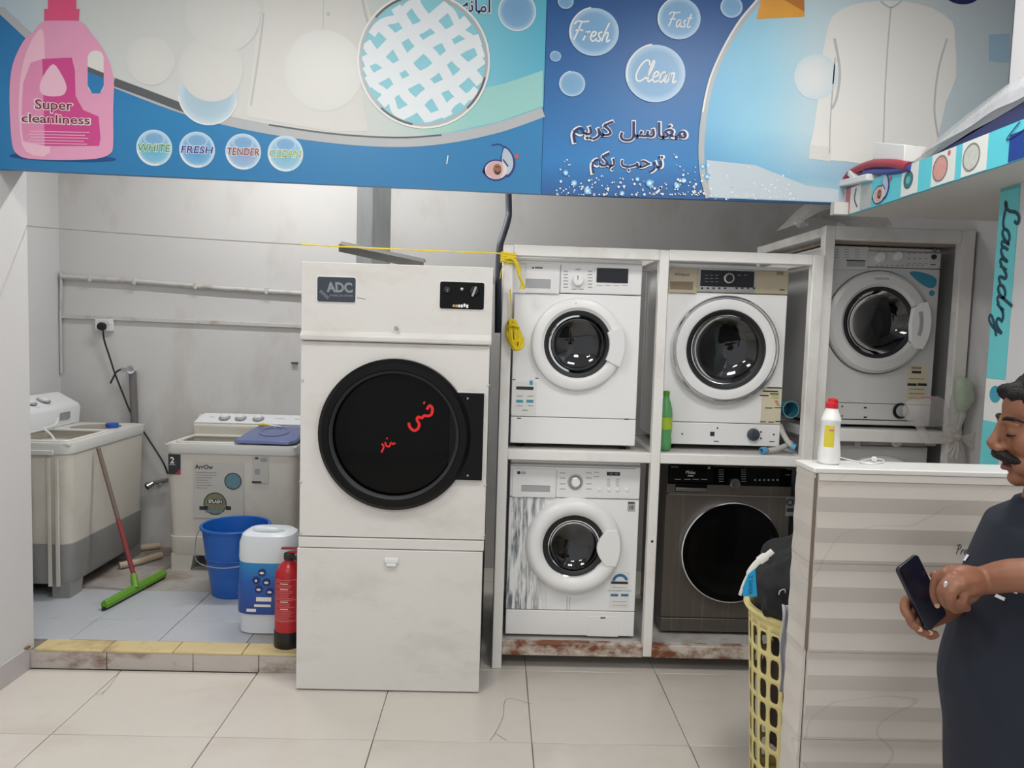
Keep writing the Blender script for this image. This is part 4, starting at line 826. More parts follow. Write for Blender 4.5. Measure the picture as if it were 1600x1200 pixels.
# ================================================================ twin-tub machines on the platform
mat('tub_ivory', (203, 199, 190), .45, var=.03, scale=3, dirt=((172, 162, 146), .5, 2.5, (1, 1, .6)))
mat('tub_grey', (140, 140, 139), .5, var=.05, scale=4, dirt=((112, 110, 106), .5, 2.5, (1, 1, .5)))
mat('tub_inside', (150, 146, 136), .5, var=.08); mat('tub_top', (206, 206, 202), .4, var=.03); mat('panel_white', (216, 219, 221), .35, var=.02)
mat('lid_blue', (92, 104, 148), .18, var=.08, scale=4, coat=.3); mat('knob_grey', (140, 142, 145), .4)
ZP = .09
def twintub(name, label, xf, w, d, h, skirt_h, m_body, m_skirt, ribs, panel_a, kick=.09, ph=1.):
    ox, oy, oz = xf(w/2, d/2, 0); r = thing(name, (ox, oy, oz), label, 'washing machine', 'twin tub washing machines')
    def N(): return MB(xf)
    def ring(a0, a1, b0, b1, c, rr): return [(a, b, c) for a, b in rrect(a0, a1, b0, b1, rr, 5)]
    N().loft([ring(.022, w-.022, .018, d-.01, skirt_h, .05), ring(.012, w-.012, .01, d-.006, (skirt_h+h)/2, .05), ring(.008, w-.008, .006, d-.004, h-.05, .05)]).build('body', m_body, r)
    N().loft([ring(.03, w-.03, .024, d-.012, kick, .04), ring(.018, w-.018, .012, d-.008, kick+.03, .05), ring(.014, w-.014, .01, d-.006, skirt_h+.004, .05)]).build('skirt', m_skirt, r)
    for a in (.03, w-.16):
        for b in (.026, d-.12):
            q = N(); q.prism([(0, 0), (.11, 0), (.118, .03), (.13, kick+.012), (0, kick+.012)] if a < .1 else [(.02, 0), (.13, 0), (.13, kick+.012), (0, kick+.012), (.012, .03)], (a, b, 0), (1, 0, 0), (0, 0, 1), (0, .09, 0)); q.build('foot', m_skirt, r)
    # top deck with wash opening and spin opening
    wa0, wa1, wb0, wb1 = .05, w*.56, .045, d*.72; sa0, sa1 = w*.585, w-.03; t0, t1 = h-.012, h
    q = N(); q.loft([ring(0, w, 0, d, h-.056, .055), ring(-.004, w+.004, -.004, d, h-.03, .058), ring(0, w, 0, d, h, .055)], cap=False)
    q.box(.03, wa0, .03, d-.03, t0, t1-.002); q.box(wa1, sa0, .03, d-.03, t0, t1-.002); q.box(sa1, w-.01, .03, d-.03, t0, t1-.002); q.box(wa0, wa1, .004, wb0, t0, t1-.002); q.box(wa0, wa1, wb1, d-.01, t0, t1-.002)
    q.box(.004, w-.004, .006, .032, t0, t1-.0025); q.box(.004, w-.004, d-.03, d-.002, t0, t1-.0025); q.box(.004, .032, .03, d-.03, t0, t1-.0025); q.box(w-.032, w-.004, .03, d-.03, t0, t1-.0025)
    q.plate_hole((0, 0, t0), (1, 0, 0), (0, 1, 0), (0, 0, .0095), sa0, sa1, .03, d*.72, (sa0+sa1)/2, d*.375, min(sa1-sa0, d*.66)*.43, 40); q.box(sa0, sa1, d*.72, d-.03, t0, t1-.0025)
    q.build('top_deck', 'tub_top', r)
    q = N(); q.tube([(a, b, h+.002) for a, b in rrect(wa0, wa1, wb0, wb1, .03, 4)], .008, 8, closed=True); q.build('wash_tub_lip', 'tub_top', r)
    q = N(); q.loft([[(a, b, h-.004) for a, b in rrect(wa0, wa1, wb0, wb1, .03, 4)], [(a, b, h-.3) for a, b in rrect(wa0+.03, wa1-.03, wb0+.03, wb1-.02, .05, 4)]], cap=False)
    q.poly([(a, b, h-.3) for a, b in rrect(wa0+.03, wa1-.03, wb0+.03, wb1-.02, .05, 4)]); q.build('wash_tub', 'tub_inside', r)
    q = N(); rr = min(sa1-sa0, d*.66)*.43; cx, cy = (sa0+sa1)/2, d*.375
    q.lathe([(rr, h-.004), (rr*.96, h-.02), (rr*.95, h-.25), (.001, h-.26)], (cx, cy, 0), (0, 0, 1), 36); q.build('spin_tub', 'tub_inside', r)
    # control box along the back
    pa0, pa1 = panel_a; b0, b1 = d*.68, d
    sec = [(b0+.02, h-.004), (b0+.01, h+.065*ph), (b0+.022, h+.08*ph), (b1-.03, h+.125*ph), (b1-.004, h+.115*ph), (b1, h-.004)]
    q = N(); q.loft([[(a, b+(0 if 0 else 0), c if c < h+.02 else c) for b, c in sec] for a in (pa0, pa1)]); pb = q.build('control_box', 'panel_white' if ribs else m_body, r, bevel=.008)
    # ribs on both ends
    if ribs:
        for a, s in ((.006, -1), (w-.006, 1)):
            for b0_ in (.06, .1, .2, .3): N().box(a-.008 if s < 0 else a-.004, a+.004 if s < 0 else a+.008, b0_, b0_+.02, .07, h-.075).build('side_rib', m_body, r, bevel=.004)
        N().box(-.01, .004, .08, d-.05, h-.06, h-.035).build('end_grip', 'tub_top', r, bevel=.003)
    return r, pb, N, (wa0, wa1, wb0, wb1), (cx, cy, rr), (b0, b1)

# machine standing along the left wall
xf1 = lambda a, b, c: (-2.165-b, 3.835+a, ZP+c)
t1, pb, N, wo, so, (b0, b1) = twintub('twin_tub_washer', 'ivory twin-tub washer with grey lower half, standing against the left alcove wall', xf1, .84, .56, .82, .285, 'tub_ivory', 'tub_grey', True, (.004, .82), .075, 1.5)
def slab(b): return .82+.12+(b-(b0+.022))/(b1-.03-(b0+.022))*.0675
for a in (.3, .43, .56):
    b = (b0+b1)/2-.005; n = Vector((0, -.3, 1)).normalized()
    q = N(); q.lathe([(.032, .0), (.03, .016), (.026, .02), (.0001, .02)], (a, b, slab(b)+.001), (0, -.28, 1), 24); k = q.build('knob', 'panel_white', t1)
    q = N(); q.lathe([(.039, .0), (.041, .003), (.034, .008)], (a, b, slab(b)+.001), (0, -.28, 1), 24); q.build('knob_skirt', 'knob_grey', k)
for a in (.2, .3, .42, .54):
    q = N(); b = b0+.04; q.box(a, a+.035, b, b+.008, slab(b)-.003, slab(b)+.0012); q.build('printed_mark', 'knob_grey', pb)
q = N(); q.box(.6, .7, b0+.008, b0+.016, .86, .9); q.build('rating_label', 'knob_grey', pb)
tag(MB().lathe([(.001, 0), (.034, 0), (.036, .004), (.036, .022), (.03, .026), (.001, .026)], xf1(.62, .1, .8205), n=28).build('bottle_cap', mat('cap_blue', (28, 78, 168), .4, var=.08)), 'round blue plastic cap lying on the ivory twin-tub washer', 'cap')
fh = [xf1(.28, .2, .6), xf1(.28, .24, .79), xf1(.29, .3, .85), xf1(.36, .33, .845), xf1(.46, .34, .85), xf1(.54, .37, .875)]
tag(MB().tube(catmull(fh, 6), .006, 8).build('water_hose', 'panel_white'), 'thin white hose bent over the tub of the ivory washer', 'hose')

# machine facing the room
xf2 = lambda a, b, c: (-1.907+a, 4.33+b, ZP+c)
t2, pb2, N, wo, so, (b0, b1) = twintub('twin_tub_washer', 'ivory twin-tub washer with a blue spin lid and stickers on its front, facing out', xf2, .765, .45, .755, .2, 'tub_ivory', 'tub_ivory', False, (.04, .745))
Y2t = 4.33
q = N(); q.prism([(.045, .798+.03), (.745, .798+.03), (.735, .755+.125), (.085, .755+.125)], (0, 0, 0), (1, 0, 0), (0, 0, 1), (0, .004, 0)) if 0 else None
def slab2(b): return .755+.08+(b-(b0+.022))/(b1-.03-(b0+.022))*.045
q = N(); q.loft([[(.042, b0+.018, slab2(b0+.018)+.002), (.743, b0+.018, slab2(b0+.018)+.002), (.725, b1-.03, slab2(b1-.03)+.002), (.075, b1-.03, slab2(b1-.03)+.002)], [(.042, b0+.018, slab2(b0+.018)+.006), (.743, b0+.018, slab2(b0+.018)+.006), (.725, b1-.03, slab2(b1-.03)+.006), (.075, b1-.03, slab2(b1-.03)+.006)]]); fp = q.build('control_fascia', 'panel_white', t2)
for a in (.215, .315, .425):
    b = (b0+b1)/2-.005
    q = N(); q.lathe([(.028, .0), (.027, .018), (.022, .023), (.0001, .023)], (a, b, slab2(b)+.006), (0, -.28, 1), 24); k = q.build('knob', 'panel_white', t2)
    q = N(); q.lathe([(.034, .0), (.036, .003), (.029, .007)], (a, b, slab2(b)+.006), (0, -.28, 1), 24); q.build('knob_skirt', 'knob_grey', k)
for a, ww in ((.12, .03), (.53, .06), (.65, .03)):
    q = N(); b = (b0+b1)/2; q.box(a, a+ww, b, b+.012, slab2(b)+.002, slab2(b)+.0085); q.build('printed_mark', 'knob_grey', fp)
# blue spin lid
la0, la1 = .395, .752
zl = lambda b, c: c+.06*(b/.32)
q = N(); q.loft([[(a, b, zl(b, .7585)) for a, b in [(la0, .02), (la1-.04, .012), (la1, .05), (la1, .27), (la1-.02, .32), (la0+.06, .32), (la0+.035, .25)]], [(a, b, zl(b, .775)) for a, b in [(la0+.004, .026), (la1-.04, .018), (la1-.006, .055), (la1-.006, .27), (la1-.02, .315), (la0+.066, .315), (la0+.04, .25)]], [(a, b, zl(b, .781)) for a, b in [(la0+.04, .05), (la1-.06, .045), (la1-.035, .07), (la1-.035, .25), (la1-.05, .29), (la0+.09, .29), (la0+.075, .24)]]])
lid = q.build('spin_lid', 'lid_blue', t2, bevel=.003)
q = N(); q.lathe([(.085, 0), (.088, .004), (.078, .004), (.076, 0)], (.585, .17, .7805+.032), (0, -.19, 1), 36); q.build('lid_ring', 'lid_blue', lid)
br_ = thing('scrub_brush', xf2(.46, .25, .83), 'small brush with yellow handle lying on the blue spin lid', 'brush')
MB().tube([xf2(.46, .26, .842), xf2(.49, .255, .844), xf2(.53, .255, .841)], [.006, .0085, .006], 10).build('handle', mat('handle_yellow', (214, 184, 60), .45), br_)
MB().tube([xf2(.53, .255, .841), xf2(.57, .25, .838), xf2(.605, .245, .835)], [.006, .005, .004], 10).build('shaft', 'panel_white', br_)
def T2(px, py, off=.0): return P(px, py, Y2t+.0065-off)
def stick(name, px0, py0, px1, py1, m, off, par=None):
    a, b = T2(px0, py1, off), T2(px1, py0, off); return MB().box(a.x, b.x, a.y, a.y+.001, a.z, b.z).build(name, m, par or t2)
mat('label_grey', (184, 182, 176), .5, var=.04)
kk = Y2t/F
s1 = stick('front_sticker', 302, 723, 381, 809, 'label_grey', .002)
text('lettering', 'ArrOw', 'dark_print', s1, T2(318.5, 729.5, .0026), height=7*kk, width=29*kk, bold=.025, shear=.1)
MB().disc(T2(364, 752, .0026), X_, Z_, 13*kk, 28, rings=(0, 1)).build('printed_disc', mat('print_teal', (92, 128, 140), .5, var=.3, scale=40), s1, smooth=0); MB().annulus(T2(364, 752, .0029), X_, Z_, 12*kk, 13.5*kk).build('printed_rim', 'dark_print', s1, smooth=0)
MB().disc(T2(336, 787, .0026), X_, Z_, 18*kk, 28, rings=(0, 1)).build('printed_disc', mat('print_olive', (120, 118, 92), .5, var=.3, scale=40), s1, smooth=0); MB().annulus(T2(336, 787, .0028), X_, Z_, 16.5*kk, 18*kk).build('printed_rim', 'dark_print', s1, smooth=0)
for (px, py, ww, hh, m) in ((336, 783.5, 24, 7, 'dark_print'), (338, 791, 34, 5, 'print_olive'), (318, 794, 13, 6, 'dark_print'), (357, 794, 8, 6, 'dark_print'), (334, 799, 26, 4, 'print_teal')):
    a = T2(px, py, .0031); MB().box(a.x-ww*kk/2, a.x+ww*kk/2, a.y, a.y+.0002, a.z-hh*kk/2, a.z+hh*kk/2).build('printed_bar', m, s1)
text('lettering', 'SPLASH', 'label_white', s1, T2(336, 783.5, .0036), height=5.5*kk, width=21*kk, bold=.02)
for k in range(7):
    a = T2(306, 738+k*4, .0026); MB().box(a.x, a.x+(.12 if k < 2 else .07+.012*(k % 3)), a.y, a.y+.0002, a.z-.0025, a.z+.0025).build('printed_line', 'grey_print', s1)
s2 = stick('energy_sticker', 394, 713, 420, 755, 'label_grey', .002)
for px, py, ww, hh in ((401, 716, 5, 3), (412, 719, 10, 6), (402, 737, 8, 9), (401, 753.5, 15, 3)):
    a = T2(px, py, .0026); MB().box(a.x-ww*kk/2, a.x+ww*kk/2, a.y, a.y+.0002, a.z-hh*kk/2, a.z+hh*kk/2).build('printed_bar', 'grey_print' if hh > 5 else 'dark_print', s2)
s3 = stick('warranty_sticker', 263, 710, 282, 741, 'dark_print', .002)
text('lettering', '2', 'label_white', s3, T2(269, 719, .0026), height=10*kk, bold=.02); a = T2(270, 726, .0026); MB().box(a.x-.02, a.x+.015, a.y, a.y+.0002, a.z-.003, a.z+.003).build('printed_bar', 'grey_print', s3)
MB().poly([T2(273, 741, .0027), T2(282, 741, .0027), T2(282, 733, .0027)]).build('printed_corner', mat('print_crimson', (190, 40, 70), .5), s3, smooth=0)

# ================================================================ things on the platform
mat('bucket_blue', (24, 92, 178), .35, var=.05)
bx, by = -1.385, 4.02
bk = thing('bucket', (bx, by, ZP), 'blue plastic bucket in front of the twin-tub washer with stickers', 'bucket')
MB().lathe([(.001, .006), (.118, .006), (.12, 0), (.124, .004), (.128, .05), (.152, .2), (.158, .205), (.153, .21), (.172, .36), (.182, .362), (.184, .37), (.181, .376), (.168, .374), (.146, .2), (.12, .02), (.001, .012)], (bx, by, ZP), n=48).build('pail', 'bucket_blue', bk)
hb = [(bx-.184, by-.01, ZP+.355), (bx-.196, by-.05, ZP+.3), (bx-.16, by-.13, ZP+.21), (bx-.05, by-.178, ZP+.19), (bx+.06, by-.178, ZP+.195), (bx+.16, by-.13, ZP+.22), (bx+.196, by-.05, ZP+.3), (bx+.184, by-.01, ZP+.355)]
MB().tube(catmull(hb, 5), .0028, 6).build('wire_handle', 'steel', bk)
# white and blue canister
jx, jy = -1.06, 3.555
mat('jug_white', (214, 220, 226), .35, var=.03); gradmat('jug_label', 2, [(.1, (16, 62, 140)), (.25, (20, 84, 170)), (.37, (30, 140, 190))], rough=.35)
jg = thing('detergent_canister', (jx, jy, ZP), 'white detergent canister with blue printed sleeve beside the red extinguisher', 'canister')
def ov(z, a, b, ox=0): return [(jx+ox+a*math.copysign(abs(math.cos(t))**.62, math.cos(t)), jy+b*math.copysign(abs(math.sin(t))**.62, math.sin(t)), ZP+z) for t in [2*PI*k/40 for k in range(40)]]
MB().loft([ov(0, .115, .085), ov(.006, .13, .098), ov(.09, .132, .1), ov(.1, .136, .104)]).build('base', 'jug_white', jg)
MB().loft([ov(.1, .139, .107), ov(.11, .14, .108), ov(.33, .134, .104), ov(.345, .131, .102)]).build('printed_sleeve', 'jug_label', jg)
MB().loft([ov(.345, .133, .104), ov(.36, .136, .105), ov(.43, .134, .104), ov(.468, .122, .094), ov(.482, .1, .075)]).build('shoulder', 'jug_white', jg)
MB().tube(catmull([(jx-.07, jy-.02, ZP+.475), (jx-.04, jy-.05, ZP+.49), (jx+.04, jy-.05, ZP+.49), (jx+.07, jy-.02, ZP+.475)], 6), .013, 10).build('carry_grip', 'jug_white', jg)
MB().lathe([(.024, 0), (.024, .008), (.02, .01), (.001, .01)], (jx-.06, jy+.03, ZP+.475), n=20).build('screw_cap', 'jug_white', jg)
def J(px, py, off=0): return P(px, py, jy-.1085-off)
kj = (jy-.11)/F
for i, (px, py) in enumerate(((409, 895), (400, 907), (416, 910), (404, 921), (421, 925))):
    MB().disc(J(px, py, .0008), X_, Z_, 6*kj, 20, rings=(0, 1)).build('printed_badge', 'navy_print', jg, smooth=0); MB().disc(J(px, py+.5, .0012), X_, Z_, (3.6 if i != 1 else 2)*kj, 12, ry=2*kj, rings=(0, 1)).build('printed_icon', 'jug_white', jg, smooth=0)
for px, py, ww, hh, m in ((412, 936.5, 24, 7, 'label_white'), (410, 946.5, 26, 4, 'label_white'), (392.5, 953.5, 15, 5, 'label_white')):
    a = J(px, py, .001); MB().box(a.x-ww*kj/2, a.x+ww*kj/2, a.y, a.y+.0004, a.z-hh*kj/2, a.z+hh*kj/2).build('printed_bar', m, jg)
MB().box(jx-.15, jx-.13, jy-.02, jy+.02, ZP+.15, ZP+.21).build('side_lug', 'jug_label', jg, bevel=.006)
# extinguisher
ex_, ey = -.916, 3.36
mat('red_enamel', (176, 26, 36), .28, var=.04); mat('ext_text', (206, 130, 130), .5)
fe = thing('fire_extinguisher', (ex_, ey, ZP), 'red fire extinguisher with black foot ring beside the white dryer', 'extinguisher')
MB().lathe([(.001, .07), (.062, .07), (.062, .31), (.058, .345), (.042, .375), (.022, .392), (.02, .4)], (ex_, ey, ZP), n=40).build('cylinder', 'red_enamel', fe)
MB().lathe([(.05, .0), (.064, .0), (.0655, .004), (.064, .075), (.06, .075), (.05, .004)], (ex_, ey, ZP), n=40).build('foot_ring', 'black_plastic', fe)
MB().lathe([(.02, .395), (.024, .4), (.024, .425), (.016, .43), (.001, .43)], (ex_, ey, ZP), n=20).build('valve', 'dark_rubber', fe)
MB().bar((ex_-.005, ey, ZP+.43), (ex_+.07, ey-.005, ZP+.438), .02, .01).build('lower_handle', 'red_enamel', fe, bevel=.002); MB().bar((ex_-.035, ey, ZP+.448), (ex_+.06, ey-.005, ZP+.452), .022, .008).build('squeeze_lever', mat('red_dark', (120, 22, 30), .4), fe, bevel=.002)
MB().tube(catmull([(ex_+.015, ey-.02, ZP+.415), (ex_+.05, ey-.04, ZP+.41), (ex_+.075, ey-.03, ZP+.36), (ex_+.075, ey-.02, ZP+.2), (ex_+.07, ey-.015, ZP+.1)], 6), .009, 10).build('hose', 'black_plastic', fe)
def cyl_strip(z0, z1, a0, a1, m, nm, r=.0624, n=10):
    mb = MB(); mb.lathe([(r, z0), (r, z1)], (ex_, ey, ZP), (0, 0, 1), n, u=(0, -1, 0), arc=(a0, a1)); return mb.build(nm, m, fe)
for z0, z1 in ((.318, .3205), (.226, .2285), (.128, .1305)): cyl_strip(z0, z1, -.85, .8, 'ext_text', 'label_border')
for a in (-.85, .8): cyl_strip(.128, .3205, a-.015, a+.015, 'ext_text', 'label_border', n=2)
random.seed(3)
for k in range(22):
    z = .31-.0083*k
    if abs(z-.227) < .005: continue
    hd = k in (1, 4, 11, 15); a0 = -.4 if hd else -.75; cyl_strip(z-.0012, z+(.002 if hd else .0008), a0, (.2 if hd else random.uniform(.2, .7)), 'label_white' if hd else 'ext_text', 'printed_line')

# squeegee leaning on the ivory washer
sq = thing('floor_squeegee', (-1.9, 3.95, ZP), 'green floor squeegee with red and brown stick leaning on the ivory washer', 'squeegee')
s0, s1_ = PZ(163, 950, ZP+.012), PZ(256, 900, ZP+.012); mid = (s0+s1_)/2; mid = PZ(212, 918, ZP+.03)
mat('squeegee_green', (96, 148, 40), .45, var=.06); mat('stick_brown', (112, 98, 88), .5, var=.1, scale=12); mat('stick_red', (138, 58, 60), .45, var=.1)
hd_ = MB(); dirv = (s1_-s0).normalized(); nrm = dirv.cross(Z_).normalized()
hd_.loft([[p+nrm*a+Z_*b for a, b in ((-.018, .0), (-.02, .02), (-.008, .038), (.008, .038), (.02, .02), (.018, .0))] for p in (s0, s1_)]); hdo = hd_.build('blade_holder', 'squeegee_green', sq, bevel=.003)
MB().bar(s0-dirv*.012-Z_*.004, s1_+dirv*.004-Z_*.004, .012, .018).build('rubber_blade', 'black_plastic', hdo)
top = PX(154, 702, -2.142); base = PZ(211, 906, ZP+.06)
MB().tube([PZ(212, 920, ZP+.03), base+(top-base)*.04], [.02, .016], 12).build('socket', 'squeegee_green', sq)
jn = base+(top-base)*.47
MB().tube([base, jn], .0125, 12).build('lower_stick', 'stick_red', sq); MB().tube([jn, top], .0118, 12).build('upper_stick', 'stick_brown', sq); MB().blob(top, .0125, .0125, .0125, 12, 8).build('stick_cap', 'stick_brown', sq)

# drain hoses on the platform behind
mat('hose_beige', (188, 170, 148), .55, var=.15, scale=12)
for k, pts in enumerate(([(190, 868), (212, 858), (236, 854), (250, 852)], [(186, 884), (215, 878), (238, 871), (252, 867)])):
    q = [PZ(a, b, ZP+.022) for a, b in pts]; 
    for p_ in q: p_.y = min(p_.y, YB_-.04)
    tag(MB().tube(catmull(q, 6), .02, 10).build('drain_hose', 'hose_beige'), ['beige drain hose on the platform floor, rear of the two', 'beige drain hose on the platform floor, front of the two'][k], 'hose', 'drain hoses between the twin-tub washers')

# ================================================================ wall services of the alcove
YW = YB_
mat('pipe_white', (196, 194, 192), .5, var=.08, scale=10, dirt=((150, 136, 120), .7, 8, (1, 1, 1)))
cw = thing('wall_conduit', P(280, 450, YW), 'old white conduit pipe fixed along the alcove back wall, upper of the two', 'pipe')
c0, c1 = P(90, 432, YW-.018), P(478, 459, YW-.018); c0.x = max(c0.x, XA+.02)
MB().tube([c0, c0+(c1-c0)*.33+Z_*.003, c0+(c1-c0)*.66-Z_*.003, c1], .0145, 10).build('pipe', 'pipe_white', cw)
for t in (.12, .3, .55, .84):
    p_ = c0+(c1-c0)*t; MB().box(p_.x-.01, p_.x+.01, YW-.036, YW-.0005, p_.z-.02, p_.z+.02).build('saddle_clip', 'pipe_white', cw, bevel=.003)
MB().tube([c0+Z_*.03, c0-Z_*.05, Vector((XA+.012, YW-.015, 1.56)), Vector((XA+.012, YW-.015, 1.2))], .008, 8).build('corner_drop', 'pipe_white', cw)
c0, c1 = P(93, 494, YW), P(478, 510, YW); c0.x = max(c0.x, XA+.005)
tag(MB().bar(c0-Y_*.009, c1-Y_*.009, .018, .024).build('cable_trunking', 'pipe_white', bevel=.002), 'flat white cable trunking along the alcove back wall, lower of the two', 'trunking')
so_ = thing('wall_socket', P(170, 508, YW), 'white wall socket with a black plug on the alcove back wall', 'socket')
a, b = P(151, 517, YW), P(179, 499, YW); MB().box(a.x, b.x, YW-.022, YW-.0005, a.z, b.z).build('face_plate', 'white_plastic', so_, bevel=.004)
p_ = P(171, 504, YW-.022); MB().box(p_.x-.008, p_.x+.008, YW-.027, YW-.02, p_.z-.012, p_.z+.012).build('switch', 'white_plastic', so_, bevel=.002)
pg = thing('power_cord', P(161, 510, YW-.03), 'black plug and cord hanging from the wall socket behind the washers', 'power cord')
p_ = P(160.5, 510, YW-.022); MB().lathe([(.026, .001), (.027, .02), (.02, .034), (.001, .036)], p_, (0, -1, 0), 20).build('plug', 'black_plastic', pg)
cd = [P(161, 515, YW-.04), P(163, 532, YW-.035), P(172, 560, YW-.03), P(180, 585, YW-.03), P(192, 615, YW-.03), P(206, 648, YW-.035), P(228, 680, YW-.035), P(254, 721, YW-.035), P(262, 740, YW-.02)]
MB().tube(catmull(cd, 5), .0055, 8).build('cord', 'black_plastic', pg)
tp_ = thing('wall_tap', P(203, 580, YW), 'brass and chrome tap on a grey riser pipe above the ivory washer', 'tap')
MB().tube([P(207, 580, YW-.03), P(210, 650, YW-.03), P(211, 760, YW-.03)], .022, 12).build('riser_pipe', mat('pipe_grey', (112, 108, 108), .5, var=.1), tp_)
MB().tube([P(206, 579, YW-.001), P(204, 579, YW-.08)], .02, 14).build('tap_body', 'chrome', tp_); MB().tube([P(206, 579, YW-.05), P(190, 577, YW-.06)], [.014, .011], 12).build('spout', 'chrome', tp_); MB().lathe([(.001, .02), (.018, .018), (.02, 0)], P(204, 576, YW-.08), (0, -1, 0), 14).build('tap_handle', 'steel', tp_)
MB().tube(catmull([P(190, 577, YW-.06), P(182, 581, YW-.06), P(176, 592, YW-.06), P(172.5, 599, YW-.06)], 4), .006, 8).build('hose_stub', 'dark_rubber', tp_)
tp2 = thing('stop_valve', P(238, 756, YW), 'small chrome stop valve on a low pipe between the twin-tub washers', 'valve')
MB().tube([P(228, 757, YW-.04), P(262, 750, YW-.04)], .013, 10).build('pipe', 'pipe_grey', tp2); MB().tube([P(229, 761, YW-.07), P(238, 756, YW-.04)], .02, 12).build('valve_body', 'steel', tp2); MB().tube([P(250, 753, YW-.04), P(250, 753, YW)], .014, 10).build('wall_stub', 'chrome', tp2)
# marks on the wall beside the dryer
tag(MB().box(*(lambda p: (p.x-.02, p.x+.02, YW-.02, YW, p.z-.004, p.z+.004))(P(461, 567, YW)), ).build('wall_bracket', 'dark_print'), 'short dark bracket on the back wall beside the dryer', 'bracket')

# ================================================================ yellow line and rope
mat('rope_yellow', (226, 200, 30), .6, var=.15, scale=60, bump=.4, bscale=300)
ra = P(23, 352, 3.297); rb = P(782, 396, YR-.006)
n_ = 24; lp = [ra+(rb-ra)*(k/n_)-Z_*(.012*math.sin(PI*k/n_)) for k in range(n_+1)]
lp[0].x = XL+.001
ln = thing('clothes_line', (-1., 3.3, 1.9), 'thin yellow line stretched from the left wall to the rack', 'line')
MB().tube(lp[:15], .0022, 6).build('worn_cord', mat('cord_grey', (150, 146, 130), .7, var=.1), ln); MB().tube(lp[14:], .0032, 6).build('yellow_cord', 'rope_yellow', ln)
rp = thing('yellow_rope', (rX0+.03, YR-.02, 1.5), 'yellow rope knotted round the rack corner with a bundled end hanging', 'rope')
y0 = YR-.012
kn_ = MB()
for k in range(4): 
    z = 1.895-.011*k; kn_.tube([(rX0-.008, y0+.06, z), (rX0-.008, y0, z), (rX0b+.008, y0, z-.006), (rX0b+.009, y0+.06, z-.006)], .0062, 8)
kn_.build('knot', 'rope_yellow', rp)
def R_(px, py, dy=0): return P(px, py, YR-.02-dy)
for nm, pts, rr in (('strand', [(792, 402), (803, 406), (808, 418), (812, 432), (818, 446), (817, 452)], .0065), ('strand', [(790, 404), (800, 404), (808, 412), (812, 425)], .007), ('strand', [(795, 410), (785, 418), (781, 436)], .002), ('hanging_strand', [(797, 452), (799, 475), (799, 497)], .003), ('strand', [(812, 430), (815, 440), (812, 452)], .003)):
    MB().tube(catmull([R_(a, b) for a, b in pts], 5), rr, 8).build(nm, 'rope_yellow', rp)
random.seed(11)
for k in range(15):
    ph = random.uniform(0, 2*PI); wd = random.uniform(1.5, 11); lo = random.uniform(-6, 4); tx = random.uniform(-.12, .12); pts = []
    for i in range(14):
        t = 2*PI*i/14; x = 803+wd*math.cos(t)*(1+.2*math.sin(2*t+ph)); y = 523+lo+(23-abs(lo))*math.sin(t); x += (y-523)*(.2+tx)
        if abs(y-512) < 9: x = 803+(x-803)*.75
        pts.append(R_(x, y, .004+.012*math.sin(t+ph)))
    MB().tube(catmull(pts, 3, True), .0066, 6, closed=True).build('rope_loop', 'rope_yellow', rp)
MB().tube(catmull([R_(793, 511, .018), R_(802, 508, .03), R_(811, 512, .02), R_(802, 514, .012)], 4, True), .005, 6, closed=True).build('binding', 'rope_yellow', rp)

# ================================================================ tiled counter
YC, ZC, XC = 2.0, 1.21, .874; YCB = 2.125
def veined(name, col, vein):
    m = mat(name, col, .35, var=.04, scale=2.5, bump=.03); nt = m.node_tree; b = nt.nodes['Principled BSDF']; L = nt.links.new
    tc = nn(nt, 'ShaderNodeTexCoord'); mp = nn(nt, 'ShaderNodeMapping'); mp.inputs['Scale'].default_value = (1, 1, 1.6); mp.inputs['Rotation'].default_value = (0, .7, .2); L(tc.outputs['Object'], mp.inputs[0])
    nz = nn(nt, 'ShaderNodeTexNoise'); nz.inputs['Scale'].default_value = 1.7; nz.inputs['Detail'].default_value = 2; nz.inputs['Distortion'].default_value = .15; L(mp.outputs[0], nz.inputs['Vector'])
    s = nn(nt, 'ShaderNodeMath'); s.operation = 'SUBTRACT'; s.inputs[1].default_value = .53; L(nz.outputs[0], s.inputs[0]); a = nn(nt, 'ShaderNodeMath'); a.operation = 'ABSOLUTE'; L(s.outputs[0], a.inputs[0])
    r = nn(nt, 'ShaderNodeMapRange'); r.inputs[1].default_value = .0; r.inputs[2].default_value = .004; r.inputs[3].default_value = .26; r.inputs[4].default_value = 0; L(a.outputs[0], r.inputs[0])
    mx_ = nn(nt, 'ShaderNodeMix'); mx_.data_type = 'RGBA'; L(r.outputs[0], mx_.inputs[0]); old = b.inputs['Base Color'].links[0].from_socket; L(old, mx_.inputs[6]); mx_.inputs[7].default_value = lin(vein)+(1,); L(mx_.outputs[2], b.inputs['Base Color']); return m
veined('relief_tile', (204, 198, 191), (120, 112, 106)); mat('counter_core', (120, 108, 96), .8, var=.1); mat('counter_top', (228, 227, 224), .3, var=.02)
ct = thing('tiled_counter', ((XC+XP)/2, (YC+YCB)/2, 0), 'reception counter clad in pale ridged tiles with a white top', 'counter')
MB().box(XC+.012, XP-.001, YC+.012, YCB-.01, 0, ZC-.016).build('core', 'counter_core', ct)
MB().box(XC-.002, XP-.001, YC-.004, YCB+.004, ZC-.015, ZC).build('top_slab', 'counter_top', ct, bevel=.003)
pa = [(0, .003), (.0188, .006), (.0195, .002), (.0633, .008), (.106, .002), (.149, .008), (.192, .002), (.238, .008), (.249, .005)]
pb_ = [(0, .006), (.0205, .002), (.0635, .008), (.108, .002), (.151, .008), (.195, .002), (.241, .008), (.249, .006)]
zt = ZC-.0155
tiles = [(XC+.012, XC+.012+.44), (XC+.454, XP-.002)]
